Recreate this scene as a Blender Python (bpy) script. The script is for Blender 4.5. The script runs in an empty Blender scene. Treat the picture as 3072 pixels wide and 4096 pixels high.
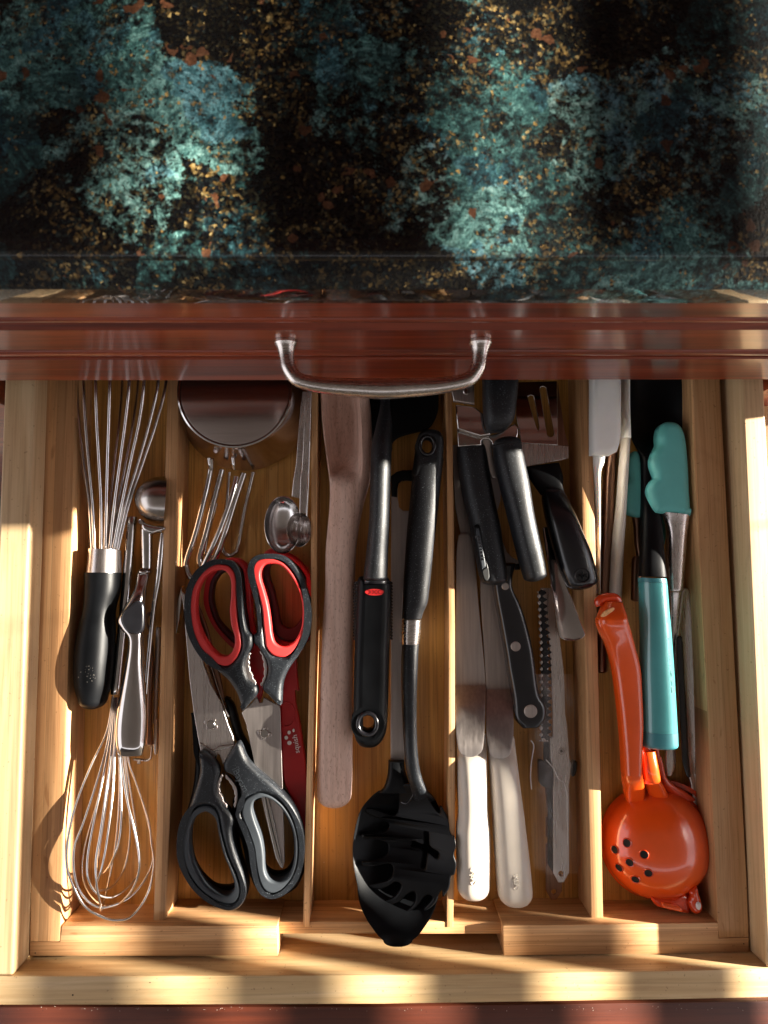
import bpy, bmesh, math, random
from mathutils import Vector, Matrix
random.seed(7)
S = bpy.context.scene
COL = S.collection
# ------------------------------------------------------------------ camera
F = 2841.0; W0, H0 = 3072.0, 4096.0
HC = 0.49                                  # camera height over the drawer rim (z=0)
NX, NY = 1496.0, 2298.0                    # where straight down falls in the photograph
down = Vector((NX - W0/2, -(NY - H0/2), -F)).normalized()      # in camera axes
roll = 0.0055
xr = Vector((1, roll, 0)); xr = (xr - down*xr.dot(down)).normalized()
zr = -down; yr = zr.cross(xr)
R = Matrix((xr, yr, zr)).transposed()      # world axes expressed in camera axes (columns)
CAMR = R.transposed()                      # camera axes -> world
cd = bpy.data.cameras.new('camera'); cam = bpy.data.objects.new('camera', cd); COL.objects.link(cam)
cam.matrix_world = Matrix.Translation((0, 0, HC)) @ CAMR.to_4x4()
cd.sensor_fit = 'VERTICAL'; cd.sensor_height = 34.6; cd.lens = 34.6*F/H0
cd.clip_start = 0.01; cd.clip_end = 50
cd.dof.use_dof = True; cd.dof.focus_distance = 0.515; cd.dof.aperture_fstop = 12.0
S.camera = cam
S.render.resolution_x = 768; S.render.resolution_y = 1024

# ------------------------------------------------------------------ light
SUN = Vector((1, 0.128, 0.3027)).normalized()
w = bpy.data.worlds.new('World'); S.world = w; w.use_nodes = True
w.node_tree.nodes['Background'].inputs[0].default_value = (0.98, 0.96, 1.0, 1)
w.node_tree.nodes['Background'].inputs[1].default_value = 1.45
ld = bpy.data.lights.new('low_sun_through_window', 'SPOT'); lo = bpy.data.objects.new('low_sun_through_window', ld); COL.objects.link(lo)
ld.energy = 8.8e6; ld.color = (1.0, 0.925, 0.80); ld.shadow_soft_size = 0.85; ld.spot_size = math.radians(1.6); ld.spot_blend = 0.1
lo.location = Vector((0, 0, 0.05)) + SUN*150.0
lo.rotation_euler = SUN.to_track_quat('Z', 'Y').to_euler()
def area(name, loc, tgt, sx, sy, e, col):
    a = bpy.data.lights.new(name, 'AREA'); a.shape = 'RECTANGLE'; a.size = sx; a.size_y = sy; a.energy = e; a.color = col
    o = bpy.data.objects.new(name, a); COL.objects.link(o); o.location = loc
    o.rotation_euler = (Vector(loc) - Vector(tgt)).to_track_quat('Z', 'Y').to_euler()
area('window_daylight', (2.3, 0.3, 0.95), (0, 0, 0), 1.2, 0.7, 6, (0.80, 0.90, 1.0))
S.view_settings.view_transform = 'Standard'; S.view_settings.look = 'None'; S.view_settings.exposure = 0.32; S.view_settings.gamma = 1

# ------------------------------------------------------------------ pixel -> place
TL = dict(A=(0,1400,1.6201), B=(1024,1400,1.6201), C=(2048,1400,1.6201), D=(0,2400,1.6201), E=(1024,2400,1.6201), F=(2048,2400,1.6201),
          G=(0,3200,1.0801), H=(1536,3200,1.0801), I=(680,1850,2.4586), J=(700,2700,2.4586), K=(450,1850,3.688), L=(440,2350,2.95),
          M=(1380,3000,2.602), N=(1800,1500,2.458), O=(1980,2250,2.95), Q=(2050,2900,2.95), R=(2350,1500,2.458), S=(2380,2350,2.765),
          U=(2380,3000,3.16), V=(1220,1500,2.458), X=(0,0,1.0))
def ray(px, py):
    return CAMR @ Vector((px - W0/2, -(py - H0/2), -F))
def P(t, x, y, z):
    ox, oy, s = TL[t]; d = ray(ox + x/s, oy + y/s)
    k = (z - HC)/d.z
    return Vector((d.x*k, d.y*k, z))
def onY(px, py, Y):                        # point of the plane Y seen at a pixel
    d = ray(px, py); k = Y/d.y
    return Vector((d.x*k, Y, HC + d.z*k))

# ------------------------------------------------------------------ materials
def nt(name):
    m = bpy.data.materials.new(name); m.use_nodes = True
    return m, m.node_tree, m.node_tree.nodes, m.node_tree.links, m.node_tree.nodes['Principled BSDF']
def setp(b, **k):
    for n, v in k.items(): b.inputs[n.replace('_', ' ')].default_value = v
def ramp(N, stops, interp='LINEAR'):
    r = N.new('ShaderNodeValToRGB'); r.color_ramp.interpolation = interp
    e = r.color_ramp.elements
    e[0].position, e[0].color = stops[0][0], (*stops[0][1], 1)
    e[1].position, e[1].color = stops[1][0], (*stops[1][1], 1)
    for p_, c in stops[2:]:
        q = e.new(p_); q.color = (*c, 1)
    return r
def coords(N, L, scale):
    t = N.new('ShaderNodeTexCoord'); mp = N.new('ShaderNodeMapping'); mp.inputs['Scale'].default_value = scale
    L.new(t.outputs['Object'], mp.inputs[0]); return mp
def noise(N, L, mp, s, det=4, rough=.55, dist=0):
    n = N.new('ShaderNodeTexNoise'); n.inputs['Scale'].default_value = s; n.inputs['Detail'].default_value = det
    n.inputs['Roughness'].default_value = rough; n.inputs['Distortion'].default_value = dist
    L.new(mp.outputs[0], n.inputs['Vector']); return n
def mix(N, L, a, b, fac, mode='MIX'):
    m = N.new('ShaderNodeMix'); m.data_type = 'RGBA'; m.blend_type = mode
    if isinstance(fac, float): m.inputs[0].default_value = fac
    else: L.new(fac, m.inputs[0])
    for i, v in ((6, a), (7, b)):
        if isinstance(v, tuple): m.inputs[i].default_value = (*v, 1)
        else: L.new(v, m.inputs[i])
    return m.outputs[2]
def bump(N, L, b, h, st, dist=.0005):
    bp = N.new('ShaderNodeBump'); bp.inputs['Strength'].default_value = st; bp.inputs['Distance'].default_value = dist
    L.new(h, bp.inputs['Height']); L.new(bp.outputs[0], b.inputs['Normal'])
def wood(name, dark, mid, light, axis, rough=.5, strip=0, fine=1.0, coat=0, contrast=1.0, pores=0, coatr=.13, wear=.35):
    m, T, N, L, b = nt(name)
    def sc(a, c):                              # a along the grain, c across it
        return tuple(a if 'XYZ'[i] == axis else c for i in range(3))
    mp = coords(N, L, sc(3, 60)); n1 = noise(N, L, mp, 1.6, 5, .6, .6)
    r1 = ramp(N, [(0.28, dark), (0.72, light), (0.5, mid)]); L.new(n1.outputs[0], r1.inputs[0])
    mp2 = coords(N, L, sc(9, 900*fine)); n2 = noise(N, L, mp2, 1.0, 3, .6)
    r2 = ramp(N, [(0.34, (0.60, .54, .48)), (0.50, (1, 1, 1))]); L.new(n2.outputs[0], r2.inputs[0])
    c = mix(N, L, r1.outputs[0], r2.outputs[0], .75*contrast, 'MULTIPLY')
    if strip:
        tc = N.new('ShaderNodeTexCoord'); sx = N.new('ShaderNodeSeparateXYZ'); L.new(tc.outputs['Object'], sx.inputs[0])
        f = N.new('ShaderNodeMath'); f.operation = 'DIVIDE'; f.inputs[1].default_value = strip
        L.new(sx.outputs['Y' if axis == 'X' else 'X'], f.inputs[0])
        fl = N.new('ShaderNodeMath'); fl.operation = 'FLOOR'; L.new(f.outputs[0], fl.inputs[0])
        wn = N.new('ShaderNodeTexWhiteNoise'); wn.noise_dimensions = '1D'; L.new(fl.outputs[0], wn.inputs['W'])
        r3 = ramp(N, [(0, (.66, .60, .54)), (1, (1.12, 1.10, 1.06))]); L.new(wn.outputs[0], r3.inputs[0])
        c = mix(N, L, c, r3.outputs[0], .8, 'MULTIPLY')
        fr = N.new('ShaderNodeMath'); fr.operation = 'FRACT'; L.new(f.outputs[0], fr.inputs[0])
        r4 = ramp(N, [(0.0, (.6, .5, .42)), (0.05, (1, 1, 1))]); L.new(fr.outputs[0], r4.inputs[0])
        c = mix(N, L, c, r4.outputs[0], .45, 'MULTIPLY')
        mk = coords(N, L, sc(18, 60)); nk = noise(N, L, mk, 1.0, 2, .5, 2.0)
        r5 = ramp(N, [(0.70, (1, 1, 1)), (0.76, (.62, .50, .40))]); L.new(nk.outputs[0], r5.inputs[0])
        c = mix(N, L, c, r5.outputs[0], .6, 'MULTIPLY')
    if pores:
        mq = coords(N, L, sc(260, 1100)); nq = noise(N, L, mq, 1.0, 1, .5)
        r6 = ramp(N, [(0.34, (.55, .42, .38)), (0.42, (1, 1, 1))]); L.new(nq.outputs[0], r6.inputs[0])
        c = mix(N, L, c, r6.outputs[0], float(pores), 'MULTIPLY')
    mw = coords(N, L, sc(14, 40)); nw = noise(N, L, mw, 1.0, 6, .7, 1.2)
    rw = ramp(N, [(0.28, (.66, .60, .54)), (0.46, (1, 1, 1))]); L.new(nw.outputs[0], rw.inputs[0])
    c = mix(N, L, c, rw.outputs[0], wear, 'MULTIPLY')
    ms_ = coords(N, L, (1, 1, 1)); nsx = noise(N, L, ms_, 420, 2, .5); rs_ = ramp(N, [(0.275, (.45, .36, .28)), (0.30, (1, 1, 1))]); L.new(nsx.outputs[0], rs_.inputs[0])
    c = mix(N, L, c, rs_.outputs[0], .6, 'MULTIPLY')
    rr = N.new('ShaderNodeMapRange'); rr.inputs['To Min'].default_value = rough*.8; rr.inputs['To Max'].default_value = rough*1.35; L.new(nw.outputs[0], rr.inputs[0]); L.new(rr.outputs[0], b.inputs['Roughness'])
    L.new(c, b.inputs['Base Color']); setp(b, Coat_Weight=coat, Coat_Roughness=coatr)
    bump(N, L, b, n2.outputs[0], .18, .0004)
    return m
def plain(name, col, rough=.4, metal=0, coat=0, coatr=.08, var=.12, vs=60, bmp=0, bs=900, fleck=0, trans=0, sheen=0, sss=0, streak=None, spec=.5):
    m, T, N, L, b = nt(name)
    mp = coords(N, L, (1, 1, 1) if not streak else streak)
    n = noise(N, L, mp, vs, 5, .6)
    r = ramp(N, [(0.3, tuple(max(0, c*(1-var)) for c in col)), (0.7, tuple(min(1, c*(1+var)) for c in col))]); L.new(n.outputs[0], r.inputs[0])
    out = r.outputs[0]
    if fleck:
        mf = coords(N, L, (1, 1, 1)); v = noise(N, L, mf, 1900, 0, 0)
        rf = ramp(N, [(0.755, (0, 0, 0)), (0.80, (.8, .9, 1))]); L.new(v.outputs[0], rf.inputs[0])
        out = mix(N, L, out, rf.outputs[0], float(fleck), 'ADD')
    L.new(out, b.inputs['Base Color'])
    rr = N.new('ShaderNodeMapRange'); rr.inputs['To Min'].default_value = max(0, rough*.75); rr.inputs['To Max'].default_value = min(1, rough*1.25)
    L.new(n.outputs[0], rr.inputs[0]); L.new(rr.outputs[0], b.inputs['Roughness'])
    setp(b, Metallic=metal, Coat_Weight=coat, Coat_Roughness=coatr, Transmission_Weight=trans, Subsurface_Weight=sss, Specular_IOR_Level=spec)
    if sss: b.inputs['Subsurface Radius'].default_value = (.004, .003, .002); b.inputs['Subsurface Scale'].default_value = .6
    if bmp:
        m2 = coords(N, L, (1, 1, 1)); nb = noise(N, L, m2, bs, 3, .6); bump(N, L, b, nb.outputs[0], bmp, .0003)
    return m
BAM = dict(dark=(.45, .225, .10), mid=(.63, .365, .175), light=(.72, .46, .245), rough=.40)
M_bamX = wood('bamboo_along_x', axis='X', strip=.0062, **BAM)
M_bamY = wood('bamboo_along_y', axis='Y', strip=.0062, **BAM)
M_floor = wood('bamboo_floor', (.48, .23, .055), (.68, .37, .095), (.78, .46, .15), 'Y', .36, strip=.021)
M_mapY = wood('maple_along_y', (.46, .295, .145), (.59, .41, .225), (.67, .50, .30), 'Y', .45, contrast=.5, fine=.6)
M_mapX = wood('maple_along_x', (.47, .28, .125), (.60, .41, .205), (.69, .50, .285), 'X', .38, contrast=.5, fine=.6)
M_cherry = wood('cherry_varnish', (.10, .014, .005), (.22, .033, .010), (.38, .070, .020), 'X', .34, coat=.75, contrast=1.0, fine=.4, coatr=.15)
M_cherryf = wood('cherry_front_shaded', (.055, .012, .005), (.095, .019, .007), (.14, .030, .011), 'X', .42, coat=.3, contrast=.7, coatr=.2)  # same cherry with shade put into its colour, tempering sun on the front strip
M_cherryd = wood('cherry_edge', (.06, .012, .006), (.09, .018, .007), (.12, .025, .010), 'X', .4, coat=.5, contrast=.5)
M_beech = wood('beech', (.60, .37, .28), (.76, .52, .42), (.84, .62, .52), 'Y', .55, contrast=.5, fine=.5, pores=.4)
M_steel = plain('brushed_steel', (.64, .59, .57), .28, 1, var=.12, vs=1, streak=(900, 25, 900), bmp=.05)
M_chrome = plain('polished_steel', (.62, .60, .58), .12, 1, var=.08, vs=200, bmp=.06, bs=300)
M_mirror = plain('mirror_steel', (.55, .52, .50), .09, 1, var=.05, vs=90, bmp=.04, bs=180)
M_wire = plain('steel_wire', (.72, .70, .69), .20, 1, var=.08)
M_nickel = plain('satin_nickel', (.62, .57, .53), .27, 1, var=.08, vs=1, streak=(40, 700, 700), bmp=.04)
M_blade = plain('matte_blade', (.46, .41, .385), .42, 1, var=.15, vs=1, streak=(500, 20, 500), bmp=.05)
M_blk = plain('soft_black', (.003, .0034, .0042), .40, 0, bmp=.2, bs=2600, var=.3, spec=.16)
M_blkg = plain('gloss_black', (.008, .008, .010), .22, 0, bmp=.03, var=.3, spec=.6)
M_blkd = plain('dusty_black', (.008, .009, .011), .42, 0, bmp=.5, bs=3600, var=.4, fleck=.25, spec=.4)
M_flk = plain('flecked_black', (.009, .011, .014), .40, 0, bmp=.35, bs=3000, var=.3, fleck=.25, spec=.42)
M_greyr = plain('grey_rubber', (.035, .042, .05), .55, 0, bmp=.1, var=.15)
M_redl = plain('red_rubber', (.55, .03, .028), .50, 0, bmp=.08, var=.08)
M_redd = plain('dark_red_plastic', (.42, .012, .015), .35, 0, var=.1, spec=.5)
M_maroon = plain('maroon_rubber', (.055, .008, .012), .5, 0, var=.15)
M_cream = plain('cream_plastic', (.60, .535, .46), .38, 0, bmp=.05, var=.04, sss=.15)
M_white = plain('white_silicone', (.84, .83, .79), .42, 0, bmp=.04, var=.03, sss=.2)
M_teal = plain('teal_silicone', (.12, .46, .44), .48, 0, bmp=.06, var=.05, sss=.1)
M_tealg = plain('teal_gloss', (.07, .32, .33), .24, 0, coat=1, coatr=.06, var=.05)
M_tealcap = plain('teal_cap', (.05, .22, .25), .35, 0, var=.05)
M_or = plain('orange_enamel', (.82, .092, .008), .24, 0, coat=.8, coatr=.07, var=.07, vs=30)
M_ord = plain('orange_enamel_deep', (.68, .055, .008), .26, 0, coat=1, coatr=.05, var=.06)
M_letter = plain('white_print', (.80, .74, .72), .5)
M_oxo = plain('red_badge', (.62, .03, .03), .35, var=.05)
M_oxod = plain('badge_letter', (.25, .01, .01), .4)
M_hole = plain('deep_black', (.003, .003, .003), .8)
M_grip = plain('grip_white', (.75, .73, .72), .4)
M_bronze = plain('bronze_tube', (.28, .16, .11), .30, 1, var=.2, vs=1, streak=(600, 12, 600))
M_tile = plain('darkened_floor_tile', (.09, .08, .07), .5, var=.08, vs=6)  # tile colour darkened to dim its reflection in the counter edge
M_blind = plain('blind_slat_wood', (.30, .10, .05), .5)
def clear_mat():
    m, T, N, L, b = nt('clear_film'); setp(b, Roughness=.06, Transmission_Weight=0.0, Alpha=.13)
    b.inputs['Base Color'].default_value = (.85, .78, .74, 1)
    setp(b, Coat_Weight=1.0, Coat_Roughness=.05)
    mp = coords(N, L, (60, 14, 60)); n = noise(N, L, mp, 1, 4, .6, 1.5); bump(N, L, b, n.outputs[0], .9, .002)
    return m
M_clear = clear_mat()
def granite_mat():
    m, T, N, L, b = nt('blue_green_granite')
    mp = coords(N, L, (1, 1, 1))
    def warp(ns, det, amt):
        wp = noise(N, L, mp, ns, det, .7)
        v = N.new('ShaderNodeVectorMath'); v.operation = 'SCALE'; v.inputs['Scale'].default_value = amt; L.new(wp.outputs['Color'], v.inputs[0])
        a = N.new('ShaderNodeVectorMath'); a.operation = 'ADD'; L.new(mp.outputs[0], a.inputs[0]); L.new(v.outputs[0], a.inputs[1]); return a
    wa, wb = warp(55, 9, .026), warp(320, 4, .0035)
    def vor(s, src, feat='F1'):
        v = N.new('ShaderNodeTexVoronoi'); v.feature = feat; v.inputs['Scale'].default_value = s; v.inputs['Randomness'].default_value = 1
        L.new(src.outputs[0], v.inputs['Vector']); c = N.new('ShaderNodeSeparateColor')
        if feat == 'F1': L.new(v.outputs['Color'], c.inputs[0])
        return v, c
    big, sb = vor(25, wa); edge, _ = vor(25, wa, 'DISTANCE_TO_EDGE'); grain, sg = vor(820, wb); med, sm = vor(260, wb); mid, sd = vor(70, wa)
    # feldspar crystals: straight streaks whose direction changes from crystal to crystal
    ang = N.new('ShaderNodeMath'); ang.operation = 'MULTIPLY'; ang.inputs[1].default_value = 3.14; L.new(sd.outputs[1], ang.inputs[0])
    vr = N.new('ShaderNodeVectorRotate'); vr.rotation_type = 'Z_AXIS'; L.new(wb.outputs[0], vr.inputs['Vector']); L.new(ang.outputs[0], vr.inputs['Angle'])
    m2 = N.new('ShaderNodeMapping'); m2.inputs['Scale'].default_value = (70, 480, 70); L.new(vr.outputs[0], m2.inputs[0])
    lam = noise(N, L, m2, 1, 5, .7, .6)
    n5 = noise(N, L, mp, 260, 6, .75, .3)
    def math_(op, x, y):
        q = N.new('ShaderNodeMath'); q.operation = op
        for i, v in enumerate((x, y)):
            if isinstance(v, (int, float)): q.inputs[i].default_value = v
            else: L.new(v, q.inputs[i])
        return q.outputs[0]
    tone = math_('ADD', math_('MULTIPLY', sb.outputs[0], .35), math_('MULTIPLY', math_('ADD', lam.outputs[0], n5.outputs[0]), .95))
    tone = math_('SUBTRACT', tone, .70)
    teal = ramp(N, [(0.0, (.005, .010, .012)), (1.0, (.75, .88, .85)), (.24, (.015, .045, .048)), (.42, (.055, .16, .15)), (.60, (.22, .45, .41)), (.80, (.46, .68, .63))]); L.new(tone, teal.inputs[0])
    bluish = mix(N, L, teal.outputs[0], (.75, .86, 1.10), math_('MULTIPLY', math_('GREATER_THAN', sd.outputs[0], .7), .8), 'MULTIPLY')
    # matrix: fine grains of black mica, dark green, gold and rust, gathered in clusters
    gold = ramp(N, [(0.0, (.004, .004, .006)), (1.0, (.62, .46, .20)), (.46, (.010, .012, .015)), (.56, (.04, .07, .065)), (.68, (.05, .035, .018)), (.78, (.26, .15, .045)), (.90, (.44, .28, .09))], 'LINEAR'); L.new(sg.outputs[1], gold.inputs[0])
    n6 = noise(N, L, mp, 38, 6, .75, .6); r6 = ramp(N, [(0.48, (.04, .05, .07)), (.64, (1, 1, 1))]); L.new(n6.outputs[0], r6.inputs[0])
    gcol = mix(N, L, gold.outputs[0], r6.outputs[0], 1.0, 'MULTIPLY')
    n3 = noise(N, L, mp, 20, 9, .72, .4)
    crys = math_('ADD', math_('ADD', math_('MULTIPLY', sb.outputs[2], .30), n3.outputs[0]), math_('MULTIPLY', math_('SUBTRACT', n5.outputs[0], .44), .7))
    rm = ramp(N, [(0.70, (0, 0, 0)), (.84, (1, 1, 1))]); L.new(crys, rm.inputs[0])
    seam = ramp(N, [(0.0, (.15, .15, .15)), (.0030, (.5, .5, .5)), (.0075, (1, 1, 1))]); L.new(math_('ADD', edge.outputs['Distance'], math_('MULTIPLY', math_('SUBTRACT', n5.outputs[0], .5), .012)), seam.inputs[0])
    mask = math_('MULTIPLY', rm.outputs[0], seam.outputs[0])
    col = mix(N, L, gcol, bluish, mask)
    speck = math_('MULTIPLY', math_('GREATER_THAN', sg.outputs[2], .90), math_('GREATER_THAN', n6.outputs[0], .47))
    col = mix(N, L, col, gold.outputs[0], speck)
    n8 = noise(N, L, mp, 30, 3, .6)
    rustm = math_('MULTIPLY', math_('GREATER_THAN', sm.outputs[2], .91), math_('GREATER_THAN', n8.outputs[0], .55))
    rc = ramp(N, [(0, (.03, .010, .006)), (1, (.42, .22, .12)), (.5, (.14, .055, .025))]); L.new(n5.outputs[0], rc.inputs[0])
    col = mix(N, L, col, rc.outputs[0], rustm)
    dk = noise(N, L, mp, 9, 5, .65); rd = ramp(N, [(0.43, (.08, .08, .10)), (.63, (.95, .95, .95))]); L.new(dk.outputs[0], rd.inputs[0])
    col = mix(N, L, col, rd.outputs[0], .8, 'MULTIPLY')
    ng = noise(N, L, mp, 1100, 4, .7); rg = ramp(N, [(0.35, (.35, .35, .35)), (.65, (1.35, 1.35, 1.35))]); L.new(ng.outputs[0], rg.inputs[0])
    col = mix(N, L, col, rg.outputs[0], .8, 'MULTIPLY')
    L.new(col, b.inputs['Base Color'])
    setp(b, Metallic=.2, Roughness=.45, Coat_Weight=1.0, Coat_Roughness=.02, Specular_IOR_Level=.2)
    bp = N.new('ShaderNodeBump'); bp.inputs['Strength'].default_value = .25; bp.inputs['Distance'].default_value = .0006
    L.new(grain.outputs['Distance'], bp.inputs['Height']); L.new(bp.outputs[0], b.inputs['Normal'])
    ge = N.new('ShaderNodeNewGeometry'); L.new(ge.outputs['Normal'], b.inputs['Coat Normal'])
    return m
M_gran = granite_mat()

# ------------------------------------------------------------------ object helpers
def tag(o, label=None, cat=None, group=None, kind=None):
    if label: o['label'] = label
    if cat: o['category'] = cat
    if group: o['group'] = group
    if kind: o['kind'] = kind
    return o
def thing(name, loc, label, cat, group=None):
    o = bpy.data.objects.new(name, None); COL.objects.link(o); o.location = loc; o.empty_display_size = .02
    return tag(o, label, cat, group)
def origin(par):
    v = Vector((0, 0, 0))
    while par is not None: v += par.location; par = par.parent
    return v
def link(name, me, mat, par=None, smooth=True, ang=35):
    o = bpy.data.objects.new(name, me); COL.objects.link(o)
    if par is not None:
        d = origin(par)
        for v in me.vertices: v.co -= d
        o.parent = par
    me.materials.clear(); me.materials.append(mat)
    if smooth:
        for p_ in me.polygons: p_.use_smooth = True
        me.set_sharp_from_angle(angle=math.radians(ang))
    return o
def frombm(bm, name):
    bmesh.ops.recalc_face_normals(bm, faces=bm.faces[:])
    me = bpy.data.meshes.new(name); bm.to_mesh(me); bm.free(); return me
def prism(name, top, zb, mat, par=None, bev=.0006, smooth=False, segs=2):
    """top: world points (already on the top plane); straight sides down to zb"""
    bm = bmesh.new(); a = [bm.verts.new(p_) for p_ in top]; b = [bm.verts.new((p_.x, p_.y, zb)) for p_ in top]
    n = len(top); bm.faces.new(a); bm.faces.new(b[::-1])
    for i in range(n): bm.faces.new((a[i], b[i], b[(i+1) % n], a[(i+1) % n]))
    bmesh.ops.recalc_face_normals(bm, faces=bm.faces[:])
    if bev: bmesh.ops.bevel(bm, geom=bm.edges[:], offset=bev, segments=segs, profile=.6, affect='EDGES')
    return link(name, frombm(bm, name), mat, par, True, 40)
def box(name, lo_, hi, mat, par=None, bev=.0006):
    x0, y0, z0 = lo_; x1, y1, z1 = hi
    return prism(name, [Vector((x0, y0, z1)), Vector((x1, y0, z1)), Vector((x1, y1, z1)), Vector((x0, y1, z1))], z0, mat, par, bev)
def cr(pts, k, closed=False):
    """Catmull-Rom over tuples of any length"""
    n = len(pts); out = []
    rng = range(n if closed else n-1)
    for i in rng:
        g = (lambda j: pts[j % n]) if closed else (lambda j: pts[max(0, min(n-1, j))])
        a, b, c, d = g(i-1), g(i), g(i+1), g(i+2)
        for s in range(k):
            t = s/k
            out.append(tuple(.5*((2*b[q]) + (-a[q]+c[q])*t + (2*a[q]-5*b[q]+4*c[q]-d[q])*t*t + (-a[q]+3*b[q]-3*c[q]+d[q])*t**3) for q in range(len(b))))
    if not closed: out.append(tuple(pts[-1]))
    return out
def plate(name, t, pts, z, th, mat, par=None, bev=.0004, holes=(), sub=5, deform=None, round_=True, bres=2):
    """outline in tile pixels on plane z (its top), th thick downward; holes: list of outlines"""
    cu = bpy.data.curves.new(name, 'CURVE'); cu.dimensions = '2D'; cu.fill_mode = 'BOTH'
    bev = min(bev, th*.49)
    cu.extrude = th/2 - bev; cu.bevel_depth = bev; cu.bevel_resolution = bres; cu.offset = -bev
    def add(o):
        q = cr([tuple(a) for a in o], sub, True) if round_ else o
        w_ = [P(t, a[0], a[1], z) for a in q]
        sp = cu.splines.new('POLY'); sp.points.add(len(w_)-1); sp.use_cyclic_u = True
        for i, v in enumerate(w_): sp.points[i].co = (v.x, v.y, 0, 1)
    add(pts)
    for h in holes: add(h)
    ob = bpy.data.objects.new(name+'_tmp', cu); COL.objects.link(ob)
    dg = bpy.context.evaluated_depsgraph_get()
    me = bpy.data.meshes.new_from_object(ob.evaluated_get(dg)); me.name = name
    bpy.data.objects.remove(ob); bpy.data.curves.remove(cu)
    for v in me.vertices:
        v.co.z += z - th/2
        if deform: v.co = deform(v.co.copy())
    return link(name, me, mat, par, True, 40)
def circ(cx, cy, rx, ry=None, n=12, a0=0):
    ry = ry or rx
    return [(cx + rx*math.cos(a0+2*math.pi*i/n), cy + ry*math.sin(a0+2*math.pi*i/n)) for i in range(n)]
def loft(name, t, st, mat, par=None, k=6, n=2.4, ns=20, cap=.6, dishp=2.0, ends=(1, 1), hol=(0, 1)):
    """st: (lx,ly,rx,ry,z_centre,thick[,dish]) edges read off the photo in tile pixels"""
    st = [tuple(s) + (0,)*(7-len(s)) for s in st]
    q = cr(st, k)
    rings = []
    def ring(l, r, zc, th, dish, sc=1.0, off=None):
        c = (l+r)/2; h = (r-l)/2*sc
        if off is not None: c = c + off
        vs = []
        for i in range(ns):
            a = 2*math.pi*i/ns; ca, sa = math.cos(a), math.sin(a)
            u = math.copysign(abs(ca)**(2/n), ca); v = math.copysign(abs(sa)**(2/n), sa)
            z = zc + v*th/2*(sc if sc < 1 else 1)
            if dish: z -= dish*max(0, 1-abs((u-hol[0])/hol[1])**dishp)*(1.0 if v > 0 else .85)*sc
            vs.append(Vector((c.x + h.x*u, c.y + h.y*u, z)))
        return vs
    W_ = [(P(t, s[0], s[1], s[4]), P(t, s[2], s[3], s[4]), s[4], s[5], s[6]) for s in q]
    def capr(i, j, on):
        out = []
        if not on: return out
        l, r, z, th, d = W_[i]; l2, r2 = W_[j][0], W_[j][1]
        dirv = ((l+r)/2 - (l2+r2)/2); dirv.z = 0
        if dirv.length == 0: return out
        dirv.normalize(); ln = (r-l).length/2*cap
        for a in (15, 30, 45, 60, 75, 86):
            s_ = math.cos(math.radians(a)); out.append(ring(l, r, z, th, d, s_, dirv*ln*math.sin(math.radians(a))))
        return out
    a = capr(0, 1, ends[0]); b = capr(-1, -2, ends[1])
    rings = a[::-1] + [ring(*w_) for w_ in W_] + b
    bm = bmesh.new(); R_ = [[bm.verts.new(v) for v in r] for r in rings]
    for i in range(len(R_)-1):
        for j in range(ns): bm.faces.new((R_[i][j], R_[i][(j+1) % ns], R_[i+1][(j+1) % ns], R_[i+1][j]))
    bm.faces.new(R_[0][::-1]); bm.faces.new(R_[-1])
    return link(name, frombm(bm, name), mat, par, True, 50)
def tube(name, pts, r, mat, par=None, k=6, ns=8, closed=False, flat=1.0):
    """round wire along world points; r number or list"""
    rr = r if isinstance(r, (list, tuple)) else [r]*len(pts)
    q = cr([(p_[0], p_[1], p_[2], rr[i]) for i, p_ in enumerate(pts)], k, closed)
    C_ = [Vector(a[:3]) for a in q]; n = len(C_)
    bm = bmesh.new(); rings = []; prev = None
    for i in range(n):
        if closed: t_ = C_[(i+1) % n] - C_[i-1]
        else: t_ = C_[min(n-1, i+1)] - C_[max(0, i-1)]
        t_.normalize()
        if prev is None:
            up = Vector((0, 0, 1)) if abs(t_.z) < .9 else Vector((0, 1, 0)); u = t_.cross(up).normalized()
        else:
            u = (prev - t_*prev.dot(t_)).normalized()
        prev = u; v = t_.cross(u)
        rings.append([bm.verts.new(C_[i] + (u*math.cos(2*math.pi*j/ns) + v*math.sin(2*math.pi*j/ns)*flat)*q[i][3]) for j in range(ns)])
    for i in range(n if closed else n-1):
        A_, B_ = rings[i], rings[(i+1) % n]
        for j in range(ns): bm.faces.new((A_[j], A_[(j+1) % ns], B_[(j+1) % ns], B_[j]))
    if not closed: bm.faces.new(rings[0][::-1]); bm.faces.new(rings[-1])
    return link(name, frombm(bm, name), mat, par, True, 60)
def lathe(name, prof, ctr, mat, par=None, axis=Vector((0, 0, 1)), ns=48, squash=(1, 1)):
    """prof: (radius, height) pairs, turned about axis through ctr"""
    q = axis.normalized().to_track_quat('Z', 'Y'); bm = bmesh.new(); rings = []
    for r_, h_ in prof:
        if r_ < 1e-6: rings.append([bm.verts.new(ctr + q @ Vector((0, 0, h_)))])
        else: rings.append([bm.verts.new(ctr + q @ Vector((r_*squash[0]*math.cos(2*math.pi*j/ns), r_*squash[1]*math.sin(2*math.pi*j/ns), h_))) for j in range(ns)])
    for A_, B_ in zip(rings, rings[1:]):
        for j in range(ns):
            k = (j+1) % ns
            if len(A_) == 1: bm.faces.new((A_[0], B_[k], B_[j]))
            elif len(B_) == 1: bm.faces.new((A_[j], A_[k], B_[0]))
            else: bm.faces.new((A_[j], A_[k], B_[k], B_[j]))
    return link(name, frombm(bm, name), mat, par, True, 35)
def pxm(z): return (HC - z)/F                      # metres per photo pixel at height z
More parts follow.
